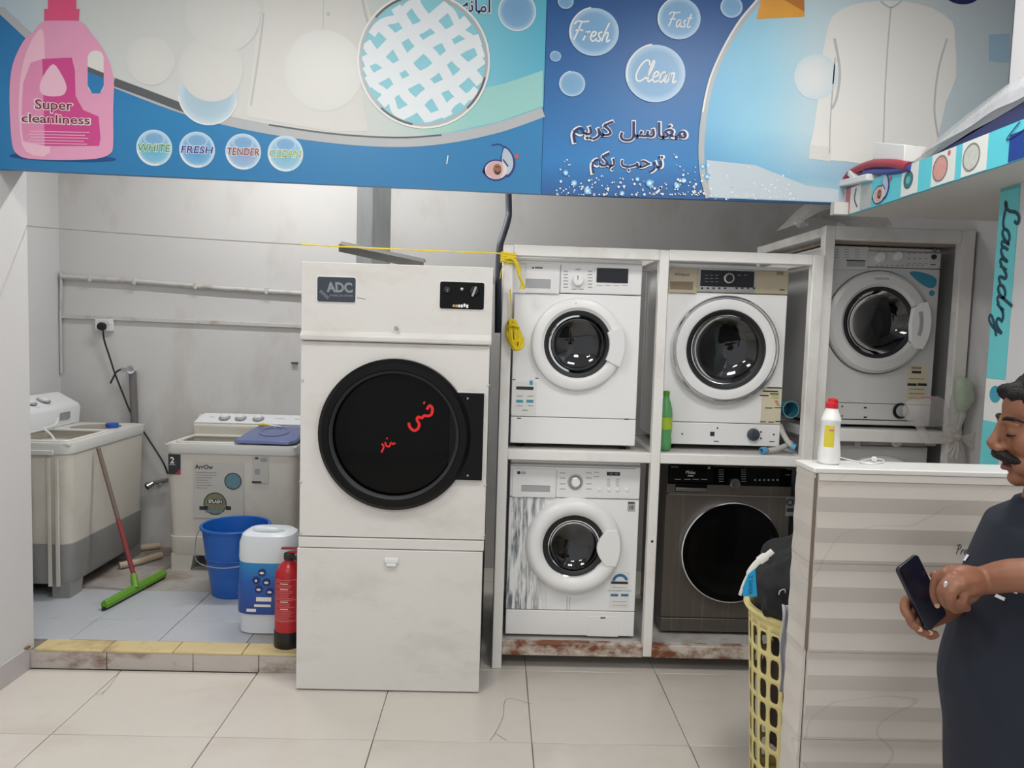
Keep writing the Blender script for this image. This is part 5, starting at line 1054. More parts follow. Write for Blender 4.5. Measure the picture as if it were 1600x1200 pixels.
for row in range(5):
    prof = pa if row == 0 else pb_; z1 = zt-.25*row; hmax = min(.249, z1-.002)
    pr_ = [(t, o) for t, o in prof if t <= hmax]
    if pr_[-1][0] < hmax: pr_.append((hmax, .004))
    sec = [(-o, z1-t) for t, o in pr_]+[(.011, z1-pr_[-1][0]), (.011, z1)]
    for x0, x1 in [(XC+.0125, XC+.0125+.748)]:
        MB().prism(sec, (x0, YC, 0), Y_, Z_, (min(x1, XP-.002)-x0, 0, 0)).build('ridged_tile', 'relief_tile', ct, smooth=0)
    MB().prism([(a*.45, b) for a, b in sec], (XC+.004, YC+.006, 0), X_, Z_, (0, YCB-YC-.008, 0)).build('end_tile', 'relief_tile', ct, smooth=0)
MB().box(XC+.0045, XC+.0125, YC+.001, YC+.007, .7, ZC-.03).build('corner_joint', 'counter_core', ct)
script_text('handwriting', 'Pre', 'dark_print', ct, P(1492, 866, YC-.0095), X_, Z_, (0, -1, 0), .034, wt=.09)
# white squeeze bottle
bp_ = PZ(1274, 716, ZC); bx, by = bp_.x, YC+.07
mat('bottle_white', (232, 232, 230), .3, var=.02); mat('cap_red', (206, 32, 44), .35); mat('label_yellow', (214, 200, 60), .45, var=.06)
bt = thing('squeeze_bottle', (bx, by, ZC), 'white plastic bottle with red cap and yellow label on the counter corner', 'bottle')
MB().lathe([(.001, .001), (.024, 0), (.029, .005), (.03, .03), (.028, .05), (.0255, .075), (.0255, .118), (.027, .122), (.0265, .127), (.024, .132), (.0165, .155), (.0155, .158), (.001, .158)], (bx, by, ZC), n=36).build('body', 'bottle_white', bt)
MB().lathe([(.0165, .157), (.017, .16), (.0165, .172), (.011, .174), (.0105, .184), (.001, .186)], (bx, by, ZC), n=28).build('cap', 'cap_red', bt); MB().box(bx-.004, bx+.013, by-.011, by+.008, ZC+.173, ZC+.184).build('flip_spout', 'cap_red', bt, bevel=.003)
mb = MB(); mb.lathe([(.0258+.0025*(k/8), .11-.075*k/8) for k in range(9)], (bx, by, ZC), (0, 0, 1), 10, u=(-.45, -.9, 0), arc=(-.55, .45)); mb.build('label', 'label_yellow', bt)
mb = MB(); mb.lathe([(.0262, .1), (.0272, .05)], (bx, by, ZC), (0, 0, 1), 6, u=(-.45, -.9, 0), arc=(-.1, .4)); mb.build('label_print', mat('label_pink', (196, 120, 130), .5, var=.2, scale=80), bt)
# earphone cable
ep = thing('earphones', (1.13, YC+.05, ZC), 'white earphones with thin cable lying on the counter top', 'earphones')
eq = [PZ(a, b, ZC+.003) for a, b in ((1310, 714), (1325, 718), (1345, 722), (1365, 724), (1380, 722), (1378, 718), (1362, 717), (1348, 720), (1346, 723), (1366, 726))]
for q in eq: q.y = max(q.y, YC+.008)
MB().tube(catmull(eq, 5), .0022, 6).build('cable', 'white_plastic', ep)
e0 = PZ(1364, 717, ZC+.008); e0.y = max(e0.y, YC+.03); MB().lathe([(.001, 0), (.006, .001), (.008, .006), (.007, .011), (.001, .012)], e0-Y_*.004, (-.3, -1, .2), 16).build('earbud', 'white_plastic', ep); MB().tube([e0, e0+Vector((.012, .004, -.004))], .003, 8).build('stem', 'white_plastic', ep)

# ================================================================ laundry basket
kx, ky, kh, kr0, kr1 = 1.085, 2.43, .662, .168, .205
mat('basket_yellow', (222, 208, 142), .42, var=.04)
bs = thing('laundry_basket', (kx, ky, 0), 'tall pale yellow slotted laundry basket behind the counter end', 'basket')
def kp(a, z, dr=0): rr = kr0+(kr1-kr0)*z/kh+dr; return (kx+rr*math.cos(a), ky+rr*math.sin(a), z)
wl = MB(); NC, NR = 26, 7; z0, z1 = .05, kh-.05; dz = (z1-z0)/NR; da = 2*PI/NC; SL = 12
for r_ in range(NR):
    for c_ in range(NC):
        a0 = c_*da; zc = z0+(r_+.5)*dz; ac_ = a0+da/2; ou = []; inn = []
        for k in range(SL):
            t = 2*PI*k/SL+PI/SL; cx_, cy_ = math.cos(t), math.sin(t); m_ = max(abs(cx_), abs(cy_))
            ou.append((cx_/m_*.5*da, cy_/m_*.5*dz)); inn.append((math.copysign(abs(cx_)**.55, cx_)*.34*da, math.copysign(abs(cy_)**.55, cy_)*.405*dz))
        vs = [kp(ac_+u_, zc+v_) for u_, v_ in ou]+[kp(ac_+u_, zc+v_) for u_, v_ in inn]
        wl.add(vs, [(k, (k+1) % SL, SL+(k+1) % SL, SL+k) for k in range(SL)])
for za, zb in ((.0, z0), (z1, kh)):
    ang = [2*PI*i/(NC*4) for i in range(NC*4)]
    wl.loft([[kp(a, za) for a in ang], [kp(a, zb) for a in ang]], cap=False)
wl.build('slotted_wall', 'basket_yellow', bs, solid=.004)
MB().lathe([(kr1-.002, kh-.012), (kr1+.012, kh-.014), (kr1+.018, kh-.004), (kr1+.014, kh+.006), (kr1, kh+.006), (kr1-.002, kh-.012)], (kx, ky, 0), n=64).build('rim', 'basket_yellow', bs)
MB().lathe([(.001, .002), (kr0, .002), (kr0+.002, .01), (.001, .01)], (kx, ky, 0), n=48).build('bottom', 'basket_yellow', bs)
# clothes in the basket
mat('cloth_black', (26, 27, 30), .85, var=.2, scale=12, bump=.5, bscale=14); mat('cloth_white', (196, 196, 202), .8, var=.06, scale=9, bump=.4, bscale=20); mat('cloth_inner', (70, 56, 50), .85, var=.2, scale=9); mat('cloth_lining', (200, 198, 192), .8)
ga = thing('black_garment', (kx, ky, .56), 'crumpled black garment heaped over the rim of the yellow basket', 'garment')
MB().blob((kx+.0, ky-.005, .715), .2, .2, .2, 48, 30, .22, 2.3, 5).build('heap', 'cloth_black', ga)
MB().blob((kx-.125, ky-.1, .75), .1, .1, .11, 32, 20, .3, 2.2, 2).build('fold', 'cloth_black', ga); MB().blob((kx+.08, ky-.06, .9), .15, .13, .075, 32, 18, .3, 2.6, 9).build('fold', 'cloth_black', ga)
KY = ky-.2
def K(px, py, dy=0): return P(px, py, KY-dy)
MB().tube(catmull([K(1207, 861), K(1198, 868, .004), K(1188, 875, .006), K(1180, 882, .006), K(1172, 893, .006), K(1163, 910, .006), K(1158, 924, .006), K(1156, 930, .004)], 5), [.009]*6+[.013]*6+[.009]*10+[.005]*14, 8, flat=.35).build('waistband_lining', 'cloth_lining', ga)
cy = [K(1180, 888, .012), K(1183, 932, .012), K(1161, 932, .012), K(1161, 918, .012), K(1169, 898, .012)]
tg = MB(); tg.v = []; tg.add(cy+[p+Y_*.002 for p in cy], [(0, 1, 2, 3, 4), (9, 8, 7, 6, 5)]+[(i, i+5, (i+1) % 5+5, (i+1) % 5) for i in range(5)]); tgo = tg.build('cyan_tag', mat('tag_cyan', (20, 154, 204), .6, var=.06), ga, smooth=0)
text('lettering', 'Y SAFER', mat('tag_ink', (14, 78, 130), .6), tgo, K(1173, 914, .0126), (0, 0, -1), (1, 0, .02), height=6.5*KY/F, width=32*KY/F, bold=.01)
MB().tube(catmull([K(1217, 929, .02), K(1219, 923, .02), K(1226, 921, .02), K(1227, 926, .02)], 4), .0016, 6).build('loose_thread', 'cloth_lining', ga)
wg = MB(); rows = []
for i in range(12):
    t = i/11; rows.append([K(1222-4*t+1.5*math.sin(i*.9)+(24+4*t)*j/6, 944+136*t+2*math.sin(j), .028+.008*math.sin(j*2.1+t*3)+.0*t) for j in range(7)])
for i in range(11):
    wg.add(rows[i]+rows[i+1], [(j, j+1, j+8, j+7) for j in range(6)])
tag(wg.build('white_cloth', 'cloth_white', solid=.003), 'white cloth hanging over the outside of the yellow basket', 'cloth')
tag(MB().blob((kx, ky, .36), .155, .155, .26, 36, 20, .12, 3, 8).build('clothes_pile', 'cloth_inner'), 'dark brown clothes filling the inside of the yellow basket', 'clothes')

# ================================================================ small things in the racks
gb = thing('soft_drink_bottle', (P(1040, 650, 3.45).x, 3.45, 1.021), 'green plastic drink bottle standing beside the champagne-panel machine', 'bottle')
gx = P(1040, 650, 3.45).x; gz = 1.0205
glass('bottle_green', (.18, .62, .22), .3, .08)
mat('green_liquid', (96, 166, 104), .25, var=.1)
MB().lathe([(.001, .002), (.024, 0), (.03, .008), (.032, .05), (.03, .07), (.0315, .09), (.0315, .17), (.029, .195), (.016, .24), (.0125, .252), (.0125, .262)], (gx, 3.45, gz), n=28).build('bottle_wall', 'green_liquid', gb)
MB().lathe([(.0145, .255), (.0145, .274), (.012, .277), (.001, .277)], (gx, 3.45, gz), n=20).build('cap', 'squeegee_green', gb); MB().lathe([(.0324, .1), (.0324, .155)], (gx, 3.45, gz), n=28).build('label', mat('label_lime', (170, 200, 60), .4, var=.25, scale=30), gb)
cp = P(1236, 640, 3.6); cx_, cz_ = cp.x, cp.z
cpb = thing('plastic_tub', (cx_, 3.66, cz_-.038), 'small turquoise plastic tub lying on its side on the rack beam', 'tub')
MB().lathe([(.038, .0), (.04, .0), (.04, -.006), (.034, -.1), (.001, -.1), (.001, -.096), (.032, -.096), (.037, -.004), (.038, 0)], (cx_, 3.6, cz_), (.1, -1, .05), 36).build('shell', mat('turquoise', (70, 150, 168), .4, var=.06), cpb); MB().lathe([(.038, .0), (.0415, .001), (.0415, -.006), (.039, -.006)], (cx_, 3.6, cz_), (.1, -1, .05), 36).build('rim', mat('turquoise_pale', (150, 200, 212), .4), cpb)
def HZ(px, py, dy=0): return P(px, py, 3.42-dy)
mat('hose_pale', (186, 184, 178), .5, var=.06); mat('nut_blue', (96, 158, 200), .4, var=.06)
for lb, pts, end, d_ in (('pale grey fill hose dropping beside the champagne-panel machine, blue nut near the rack post', [(1219, 665, -.12), (1224, 678, -.06), (1231, 690, -.03), (1236, 696, -.02)], (1238, 698, -.02), (.6, -.4, -.2)), ('pale grey fill hose lying on the shelf, blue nut below the filter cap', [(1236, 692, -.07), (1222, 699, -.02), (1208, 703, 0), (1199, 704, .01)], (1194, 704, .012), (-1, -.5, -.1))):
    pp = [HZ(a, b, c) for a, b, c in pts]; hz = thing('fill_hose', (pp[-1].x, pp[-1].y, 1.021), lb, 'hose', 'fill hoses beside the upper machine')
    for q in pp: q.z = max(q.z, 1.034)
    h_ = MB().tube(catmull(pp, 6), .0125, 10).build('hose', 'hose_pale', hz); e_ = HZ(*end); e_.z = max(e_.z, 1.036)
    MB().lathe([(.012, -.008), (.017, -.008), (.0185, 0), (.017, .016), (.012, .017), (.0115, .002), (.001, .0)], e_, d_, 12).build('end_nut', 'nut_blue', hz)

# ================================================================ bags hung at the right rack
film('bag_clear', (232, 228, 226), .24, .3, .9, 22); film('bag_green', (208, 222, 200), .55, .35, .8, 30); film('bag_bow', (206, 200, 192), .72, .4, .9, 40); film('garment_film', (206, 208, 212), .5, .2, 1., 18); film('bag_grey', (212, 210, 206), .55, .35, .9, 20)
YG = Y2-.02
def G_(px, py, dy=0): return P(px, py, YG-dy)
def sheet(rows, name, m, parent, sub=1, solid=0):
    mb = MB(); n = len(rows[0])
    for i in range(len(rows)-1): mb.add(list(rows[i])+list(rows[i+1]), [(j, j+1, j+1+n, j+n) for j in range(n-1)])
    return mb.build(name, m, parent, sub=sub, smooth=80, solid=solid)
random.seed(21)
bg = thing('plastic_bag', G_(1445, 680), 'clear crumpled plastic bag hanging over the right rack shelf', 'plastic bag', 'plastic bags around the racks')
def bag(par, outl, name, m, depth, n=9, k=8):
    """two crumpled sheets closed at the outline: outl = list of (y, xl, xr)"""
    for s in (1, -1):
        rows = []
        for i, (y, xl, xr) in enumerate(outl):
            row = []
            for j in range(k+1):
                t = j/k; bul = math.sin(PI*t)*math.sin(PI*min(1, (i+.6)/(len(outl)-.2)))
                row.append(G_(xl+(xr-xl)*t+random.uniform(-1.2, 1.2)*(0 < j < k), y+random.uniform(-1.5, 1.5), (depth*bul*(1 if s > 0 else .25))+.012*random.uniform(-1, 1)*(0 < j < k)+.03))
            rows.append(row)
        sheet(rows, name, m, par, 1)
bag(bg, [(619, 1440, 1466), (624, 1420, 1478), (636, 1409, 1482), (650, 1410, 1484), (660, 1420, 1480), (667, 1428, 1468)], 'bag_body', 'bag_clear', .06)
bag(bg, [(655, 1424, 1440), (670, 1432, 1446), (685, 1440, 1456), (694, 1446, 1464), (697, 1448, 1462)], 'bag_handle', 'bag_clear', .02, k=5)
MB().tube(catmull([G_(1431, 623, .05), G_(1445, 621, .06), G_(1458, 622, .06), (G_(1464, 630, .06))], 4), .003, 6).build('pink_print', mat('print_rose', (196, 130, 134), .5), bg)
tb = thing('wrapped_bottle', G_(1503, 640), 'bottle wrapped in green-tinted plastic film tied to the right rack post', 'wrapped bottle')
def tubewrap(pts, rs, name, m, par, n=16, wob=.18):
    mb = MB(); pts = [Vector(p) for p in pts]; rings = []
    for i, p in enumerate(pts):
        rings.append([p+Vector((math.cos(t), math.sin(t)*.8, 0))*rs[i]*(1+wob*noise.noise(Vector((math.cos(t)*2, math.sin(t)*2, i*.9+len(name))))) for t in [2*PI*k/n for k in range(n)]])
    mb.loft(rings); return mb.build(name, m, par, smooth=70)
tubewrap([G_(1504, 588, .05), G_(1505, 596, .05), G_(1506, 610, .05), G_(1506, 624, .05), G_(1504, 636, .05), G_(1502, 644, .05)], [.01, .034, .043, .043, .03, .016], 'film_wrap', 'bag_green', tb)
tubewrap([G_(1504, 592, .05), G_(1505, 612, .05), G_(1503, 640, .05)], [.008, .024, .016], 'bottle', mat('bottle_olive', (150, 176, 140), .4, var=.15), tb)
tubewrap([G_(1503, 642, .05), G_(1504, 650, .05), G_(1501, 660, .05), G_(1496, 672, .05)], [.016, .014, .012, .008], 'twisted_neck', 'bag_bow', tb, wob=.3)
tl = thing('film_roll', G_(1495, 670), 'crinkled clear film roll standing beside the right rack post', 'film roll')
tubewrap([G_(1489, 618, .03), G_(1492, 640, .03), G_(1493, 670, .03), G_(1498, 700, .03), G_(1502, 735, .03)], [.01, .026, .028, .026, .024], 'roll', 'bag_grey', tl)
bw = thing('plastic_bag', G_(1496, 690), 'pale plastic bag knotted like a bow on the right rack post', 'plastic bag', 'plastic bags around the racks')
for sgn, ang0, ang1, ln_ in ((1, -.75, .25, 34), (-1, 2.2, 3.9, 26), (1, 4.0, 4.9, 36)):
    rows = []
    for i in range(6):
        t = i/5; row = []
        for j in range(9):
            a_ = ang0+(ang1-ang0)*j/8; rr = 3+ln_*t*(.85+.15*math.sin(j*2.3)); row.append(G_(1497+rr*math.cos(a_), 683-rr*math.sin(a_), .06+.012*t*math.sin(j*2.6+i)))
        rows.append(row)
    sheet(rows, 'bow_flap', 'bag_bow', bw, 1)
MB().blob(G_(1497, 683, .065), .016, .012, .014, 16, 10, .4, 3, 2).build('knot', 'bag_bow', bw)
tbg = thing('plastic_bag', (1.47, 3.5, zq), 'grey crumpled plastic bag lying on top of the right rack under the banner', 'plastic bag', 'plastic bags around the racks')
def T_(px, py, Y=3.46): return P(px, py, Y)
rows = []
for i in range(7):
    Yq = 3.38+.06*i; row = []
    for j in range(10):
        t = j/9; x = 1.36+.42*t; h_ = .16*math.sin(PI*t)**.6*math.sin(PI*(i+.5)/7)**.5; row.append(Vector((x+random.uniform(-.008, .008), Yq, zq+.006+h_+random.uniform(0, .014))))
    rows.append(row)
sheet(rows, 'bag_film', 'bag_grey', tbg, 1); MB().blob((1.375, 3.44, zq+.018), .028, .03, .018, 16, 10, .5, 3, 4).build('bag_knot', 'bag_grey', tbg)

# ================================================================ wall shelf at the right with printed fascia
XS = 1.415; sz0, sz1 = 2.066, 2.172
mat('fascia_cyan', (92, 200, 214), .45, var=.03); mat('fascia_white', (222, 222, 218), .45, var=.03); mat('fascia_navy', (28, 60, 140), .45); mat('shelf_white', (212, 210, 206), .5, var=.04)
sh = thing('wall_shelf', (1.7, 1.9, sz0), 'white wall shelf with a cyan printed edge strip at upper right', 'shelf')
MB().prism([(XS+.004, .9), (XP-.001, .9), (XP-.001, YP+.001), (XR-.001, YP+.001), (XR-.001, 3.095), (XS+.004, 3.095)], (0, 0, sz0), X_, Y_, (0, 0, sz1-sz0-.01)).build('shelf_board', 'shelf_white', sh)
MB().box(XS, XS+.012, .9, 3.095, sz0-.001, sz1).build('fascia', 'fascia_cyan', sh)
MB().box(XS-.06, XS+.012, 3.06, 3.096, sz0+.001, sz0+.05).build('end_block', 'shelf_white', sh)
def FY(px): return PX(px, 312-(px-1318)*.305, XS).y
def fpatch(name, px0, px1, z0, z1, m, off, par=None):
    a, b = FY(px0), FY(px1); return MB().box(XS-off, XS-off+.0006, b, a, z0, z1).build(name, m, par or sh)
fpatch('print_square', 1318.5, 1345, sz0+.002, sz1, 'fascia_white', .001); fpatch('print_stripe', 1322, 1329, sz0+.002, sz1, mat('print_faded_red', (186, 110, 112), .5, var=.1), .002); fpatch('print_square', 1345, 1362, sz0+.002, sz1-.01, mat('print_faded', (180, 184, 182), .5, var=.08), .001)
MB().ribbon(catmull([Vector((XS-.0024, FY(1338), sz1-.01)), Vector((XS-.0024, FY(1336), sz1-.05)), Vector((XS-.0024, FY(1341), sz0+.02))], 4), .006, (-1, 0, 0)).build('print_crack', 'dark_print', sh, smooth=0)
ey_, ez_ = FY(1377), (sz0+sz1)/2-.008
emblem(sh, lambda a, b, o: Vector((XS-.002-o, ey_-a*.0024, ez_+b*.0019)), .0022, (-1, 0, 0), 'badge')
for px0, px1, kind in ((1409, 1435, 'teal'), (1456, 1493, 'pink'), (1503, 1543, 'grey')):
    sq_ = fpatch('print_square', px0, px1, sz0+.001, sz1-.001, 'fascia_white', .0014)
    yc_ = FY((px0+px1)/2-(2 if kind == 'teal' else 5)); zc_ = (sz0+sz1)/2; rr = .03 if kind == 'teal' else .042
    colr = {'teal': (44, 120, 124), 'pink': (206, 150, 140), 'grey': (196, 198, 190)}[kind]
    MB().annulus((XS-.0022, yc_, zc_), (0, -1, 0), Z_, rr*.86, rr).build('print_ring', mat('ring_'+kind, {'teal': (52, 62, 66), 'pink': (128, 120, 116), 'grey': (130, 130, 124)}[kind], .5), sq_, smooth=0)
    MB().disc((XS-.0020, yc_, zc_), (0, -1, 0), Z_, rr*.86, 28, rings=(0, 1)).build('print_disc', mat('disc_'+kind, colr, .5, var=.2, scale=60), sq_, smooth=0)
    if kind == 'teal': MB().disc((XS-.0026, yc_, zc_), (0, -1, 0), Z_, rr*.45, 20, rings=(0, 1)).build('print_core', mat('disc_teal_pale', (96, 176, 172), .5), sq_, smooth=0)
    if kind == 'pink': MB().disc((XS-.0026, yc_-.045, zc_+.04), (0, -1, 0), Z_, .008, 12, rings=(0, 1)).build('print_flower', mat('print_coral', (200, 96, 100), .5), sq_, smooth=0)
fpatch('print_square', 1577, 1640, sz0+.001, sz1-.03, 'fascia_navy', .0014)
MB().ribbon(catmull([Vector((XS-.0026, FY(1592), sz1-.004)), Vector((XS-.0026, FY(1574), sz1-.035)), Vector((XS-.0026, FY(1577), sz1-.042)), Vector((XS-.0026, FY(1600), sz1-.03))], 5), .004, (-1, 0, 0)).build('print_hanger', 'navy_print', sh, smooth=0)
# things on the shelf
zs = sz1-.0095
def S_(px, py, X=XS+.002): return PX(px, py, X)
rh = thing('red_hose', S_(1370, 262), 'dark red bent tube with a blue end lying on the wall shelf', 'tube')
mat('tube_red', (160, 34, 56), .4, var=.06); mat('tube_blue', (48, 66, 140), .4)
rq = [S_(1322, 292), S_(1323, 280), S_(1335, 268), S_(1362, 257), S_(1395, 256), S_(1420, 261)]
MB().tube(catmull(rq, 6), .017, 12).build('tube', 'tube_red', rh); MB().tube(catmull([S_(1425, 262), S_(1408, 266), S_(1392, 268), S_(1368, 268), S_(1352, 270)], 5), .013, 10).build('end_sleeve', 'tube_blue', rh)
for q, m_ in (([S_(1340, 262), S_(1343, 270), S_(1352, 272)], 'black_plastic'),): MB().tube(catmull(q, 4), .008, 8).build('strap', m_, rh)
wb = thing('shelf_bracket', S_(1345, 280), 'white plastic bracket with a slanted support on the wall shelf end', 'bracket')
a, b = S_(1322, 286), S_(1365, 276); MB().bar(S_(1322, 287), S_(1366, 277), .06, .026).build('bar', 'white_plastic', wb, bevel=.004); MB().bar(S_(1334, 270), S_(1347, 284), .05, .02).build('brace', 'white_plastic', wb, bevel=.003)
xb = PX(1390, 236, XS+.02); fwd = Vector((.15, -1, 0)).normalized()
cb = thing('small_carton', (xb.x, xb.y, xb.z-.05), 'small plain white carton lying on the red tube on the shelf', 'carton')
cbx = MB(); c0_ = PX(1363, 249, XS+.01); c1_ = PX(1412, 252, XS+.01)
hv = Z_*.066; dv = Vector((.09, .02, 0)); cbx.loft([[c0_, c1_, c1_+dv, c0_+dv], [c0_+hv, c1_+hv*.88, c1_+dv+hv*.88, c0_+dv+hv]]); cbx.build('box', 'white_gloss', cb, bevel=.003); MB().bar(c0_+hv*1.0+dv*.5, c1_+hv*.88+dv*.5, .012, .001).build('flap_seam', 'wm_grey', cb)
gp = thing('wrapped_garments', (XS+.1, 2.0, zs), 'stack of dark garments in clear plastic film on the wall shelf', 'garments')
mat('garment_navy', (52, 54, 96), .8, var=.15, scale=9, bump=.3, bscale=20); mat('garment_grey', (132, 134, 138), .8, var=.1, scale=9, bump=.3, bscale=20)
def slab_rows(y0, y1, x0, x1, zf, n=14, k=5, jit=.004):
    rows = []
    for i in range(n+1):
        t = i/n; rows.append([Vector((x0+(x1-x0)*j/k, y0+(y1-y0)*t, zf(t, j/k)+random.uniform(-jit, jit))) for j in range(k+1)])
    return rows
hp_ = lambda t: min(1, (1-t)*1.42*1.55+.02)
for nm, m_, za, zb in (('navy_garment', 'garment_navy', 0, .075), ('grey_garment', 'garment_grey', .075, .125)):
    top_ = slab_rows(1.2, 2.62, XS+.02, XP-.006, lambda t, u, zb=zb: zs+zb*hp_(t)+.004)
    bot_ = slab_rows(1.2, 2.62, XS+.02, XP-.006, lambda t, u, za=za: zs+za*hp_(t)+.001, jit=0)
    mb = MB(); n_ = 6
    for rws in (top_, bot_):
        for i in range(len(rws)-1): mb.add(rws[i]+rws[i+1], [(j, j+1, j+1+n_, j+n_) for j in range(n_-1)])
    for e_ in (0, -1): 
        for i in range(len(top_)-1): mb.add([top_[i][e_], top_[i+1][e_], bot_[i+1][e_], bot_[i][e_]], [(0, 1, 2, 3)])
    for e_ in (0, -1):
        for j in range(n_-1): mb.add([top_[e_][j], top_[e_][j+1], bot_[e_][j+1], bot_[e_][j]], [(0, 1, 2, 3)])
    mb.build(nm, m_, gp, smooth=60)
fr_ = slab_rows(1.15, 2.72, XS+.006, XP-.003, lambda t, u: zs+.01+(.19*min(1, (1-t)*1.57*1.45))*(1 if .05 < u < .97 else .4), 26, 7, .008)
sheet(fr_, 'film_cover', 'garment_film', gp, 1)
for k in range(6):
    y_a = 1.3+.1*k; MB().tube(catmull([Vector((XS+.03, 2.6, zs+.03+.004*k)), Vector((XS+.018+.008*k, 2.35, zs+.07+.012*k)), Vector((XS+.018+.012*k, 2.1, zs+.11+.014*k)), Vector((XS+.02+.014*k, 1.6, zs+.13+.014*k))], 6), .0022, 6).build('film_crease', 'bag_clear', gp)

# ================================================================ lettering strip on the right wall
XW = XP-.0005
ls = thing('laundry_sign', (XW, YP-.06, 1.2), 'narrow turquoise wall strip with Laundry in dark script, reading downwards', 'sign')
ye, yw = YP-.004, PX(1594, 300, XW).y
zt_, zb_ = PX(1565, 272, XW).z, PX(1547, 591, XW).z
MB().box(XW-.002, XW, yw, ye, zb_, min(zt_, sz0-.002)).build('strip', mat('strip_cyan', (104, 200, 206), .5, var=.04), ls); MB().box(XW-.0026, XW-.002, yw, ye, zt_-.06, min(zt_, sz0-.003)).build('strip_top_shade', mat('strip_cyan_shaded', (96, 168, 168), .5, var=.06), ls)  # darker top band puts the shade under the shelf into the colour
MB().box(XW-.002, XW, yw, ye, zb_-.35, zb_-.001).build('lower_strip', 'fascia_white', ls); MB().disc((XW-.0026, (yw+ye)/2-.005, zb_-.05), (0, -1, 0), Z_, .028, 24, rings=(0, 1)).build('print_disc', 'label_teal', ls, smooth=0); MB().box(XW-.0026, XW-.002, yw, ye, zb_-.3, zb_-.14).build('print_patch', 'strip_cyan', ls)
l0 = PX(1574, 315, XW); l1 = PX(1558, 525, XW)
script_text('lettering', 'Laundry', mat('script_teal', (20, 66, 84), .5), ls, Vector((XW-.003, ye-.026, l0.z)), (0, 0, -1), (0, -.52, 0), (-1, 0, 0), l0.z-l1.z, wt=.08, slant=.1)

# ================================================================ the man at the counter
from mathutils.bvhtree import BVHTree
YMn = 1.55
mat('skin', (132, 86, 63), .5, var=.06, scale=9, bump=.08, bscale=120, sss=.08); mat('hair_black', (16, 15, 15), .6, var=.3, scale=30, bump=.8, bscale=220, spec=.3)
mat('shirt_navy', (21, 27, 43), .8, var=.08, scale=5, bump=.25, bscale=12); mat('trouser_dark', (30, 31, 36), .85, var=.1); mat('shoe_black', (24, 23, 23), .5); mat('nail', (196, 150, 130), .4); mat('silver', (210, 210, 212), .2, metal=1)
mat('lip', (120, 74, 64), .5, var=.05); mat('phone_back', (20, 22, 38), .25, var=.1); mat('shirt_print', (232, 234, 238), .6)
BX, BY, RB_ = 1.215, 1.50, math.radians(-24)
mn = thing('person', (BX, BY, 0), 'stout man in a dark navy T-shirt with a black moustache looking down at a phone', 'person')
# head frame: forward, side (towards camera), up
yaw, pit = math.radians(-20), math.radians(10)
fwd = Vector((-math.cos(yaw), -math.sin(yaw), 0)); sid = Vector((math.sin(yaw), -math.cos(yaw), 0)); upv = Z_.copy()
rotp = Matrix.Rotation(-pit, 3, sid)
fwd_t = rotp @ fwd
if fwd_t.z > 0: rotp = Matrix.Rotation(pit, 3, sid)
fwd = rotp @ fwd; upv = rotp @ Z_
HS = 1.04
nose = P(1539, 697, 1.52)
HC = nose-(fwd*.122+upv*-.032)*HS
def h(f, s, u): return HC+(fwd*f+sid*s+upv*u)*HS
Rh = Matrix((fwd, sid, upv)).transposed()
def hb(mb, f, s, u, rf, rs, ru, n=20, m=14): mb.blob(h(f, s, u), rf*HS, rs*HS, ru*HS, n, m, rot=Rh)
body = MB()
hb(body, -.012, 0, .028, .098, .076, .08); hb(body, .026, 0, -.02, .066, .063, .092); hb(body, .036, 0, -.078, .05, .05, .036); hb(body, .074, 0, -.1, .017, .022, .016)
hb(body, .03, 0, -.095, .05, .045, .03)
for s in (-1, 1):
    hb(body, .056, s*.037, -.03, .028, .025, .03); hb(body, .074, s*.032, -.003, .015, .018, .012); hb(body, -.012, s*.077, -.008, .02, .009, .034); hb(body, .1, s*.0125, -.037, .011, .008, .008)
    hb(body, .06, s*.03, -.07, .028, .024, .024)
body.tube([h(.072, -.05, .008), h(.083, -.025, .016), h(.085, 0, .013), h(.083, .025, .016), h(.072, .05, .008)], [.006, .0085, .0075, .0085, .006], 10)
body.tube([h(.086, 0, .018), h(.097, 0, -.008), h(.108, 0, -.028), h(.104, 0, -.038)], [.0075, .0095, .0135, .0105], 12)
body.tube([h(.078, -.024, -.064), h(.093, 0, -.06), h(.078, .024, -.064)], [.005, .0075, .005], 10); body.tube([h(.076, -.02, -.076), h(.09, 0, -.076), h(.076, .02, -.076)], [.005, .008, .005], 10)
NB = Vector((BX-.035, BY+.0, 1.2))
body.tube([h(-.02, 0, -.03), h(-.012, 0, -.09), NB+Vector((-.01, 0, .05)), NB-Z_*.05], [.062, .06, .066, .08], 20)
# trunk, hidden under the shirt
def sect(cx, z, rx, ry, n=32, p=.85):
    out = []
    for t in [2*PI*k/n for k in range(n)]:
        a = cx+rx*math.copysign(abs(math.cos(t))**p, math.cos(t)); b = ry*math.copysign(abs(math.sin(t))**p, math.sin(t))
        out.append(Vector((BX+a*math.cos(RB_)-b*math.sin(RB_), BY+a*math.sin(RB_)+b*math.cos(RB_), z)))
    return out
TR = [(.0, 1.24, .07, .09), (0, 1.222, .11, .15), (0, 1.19, .163, .183), (0, 1.126, .183, .195), (0, 1.083, .196, .195), (0, .996, .211, .195), (0, .929, .221, .2), (0, .865, .233, .2), (0, .82, .235, .2), (0, .778, .228, .2), (0, .713, .216, .2)]
body.loft([sect(a, b, c-.018, d-.02) for a, b, c, d in TR]); body.loft([sect(.01, .76, .17, .175), sect(.01, .64, .17, .175), sect(.01, .58, .12, .15)])
legs = {}
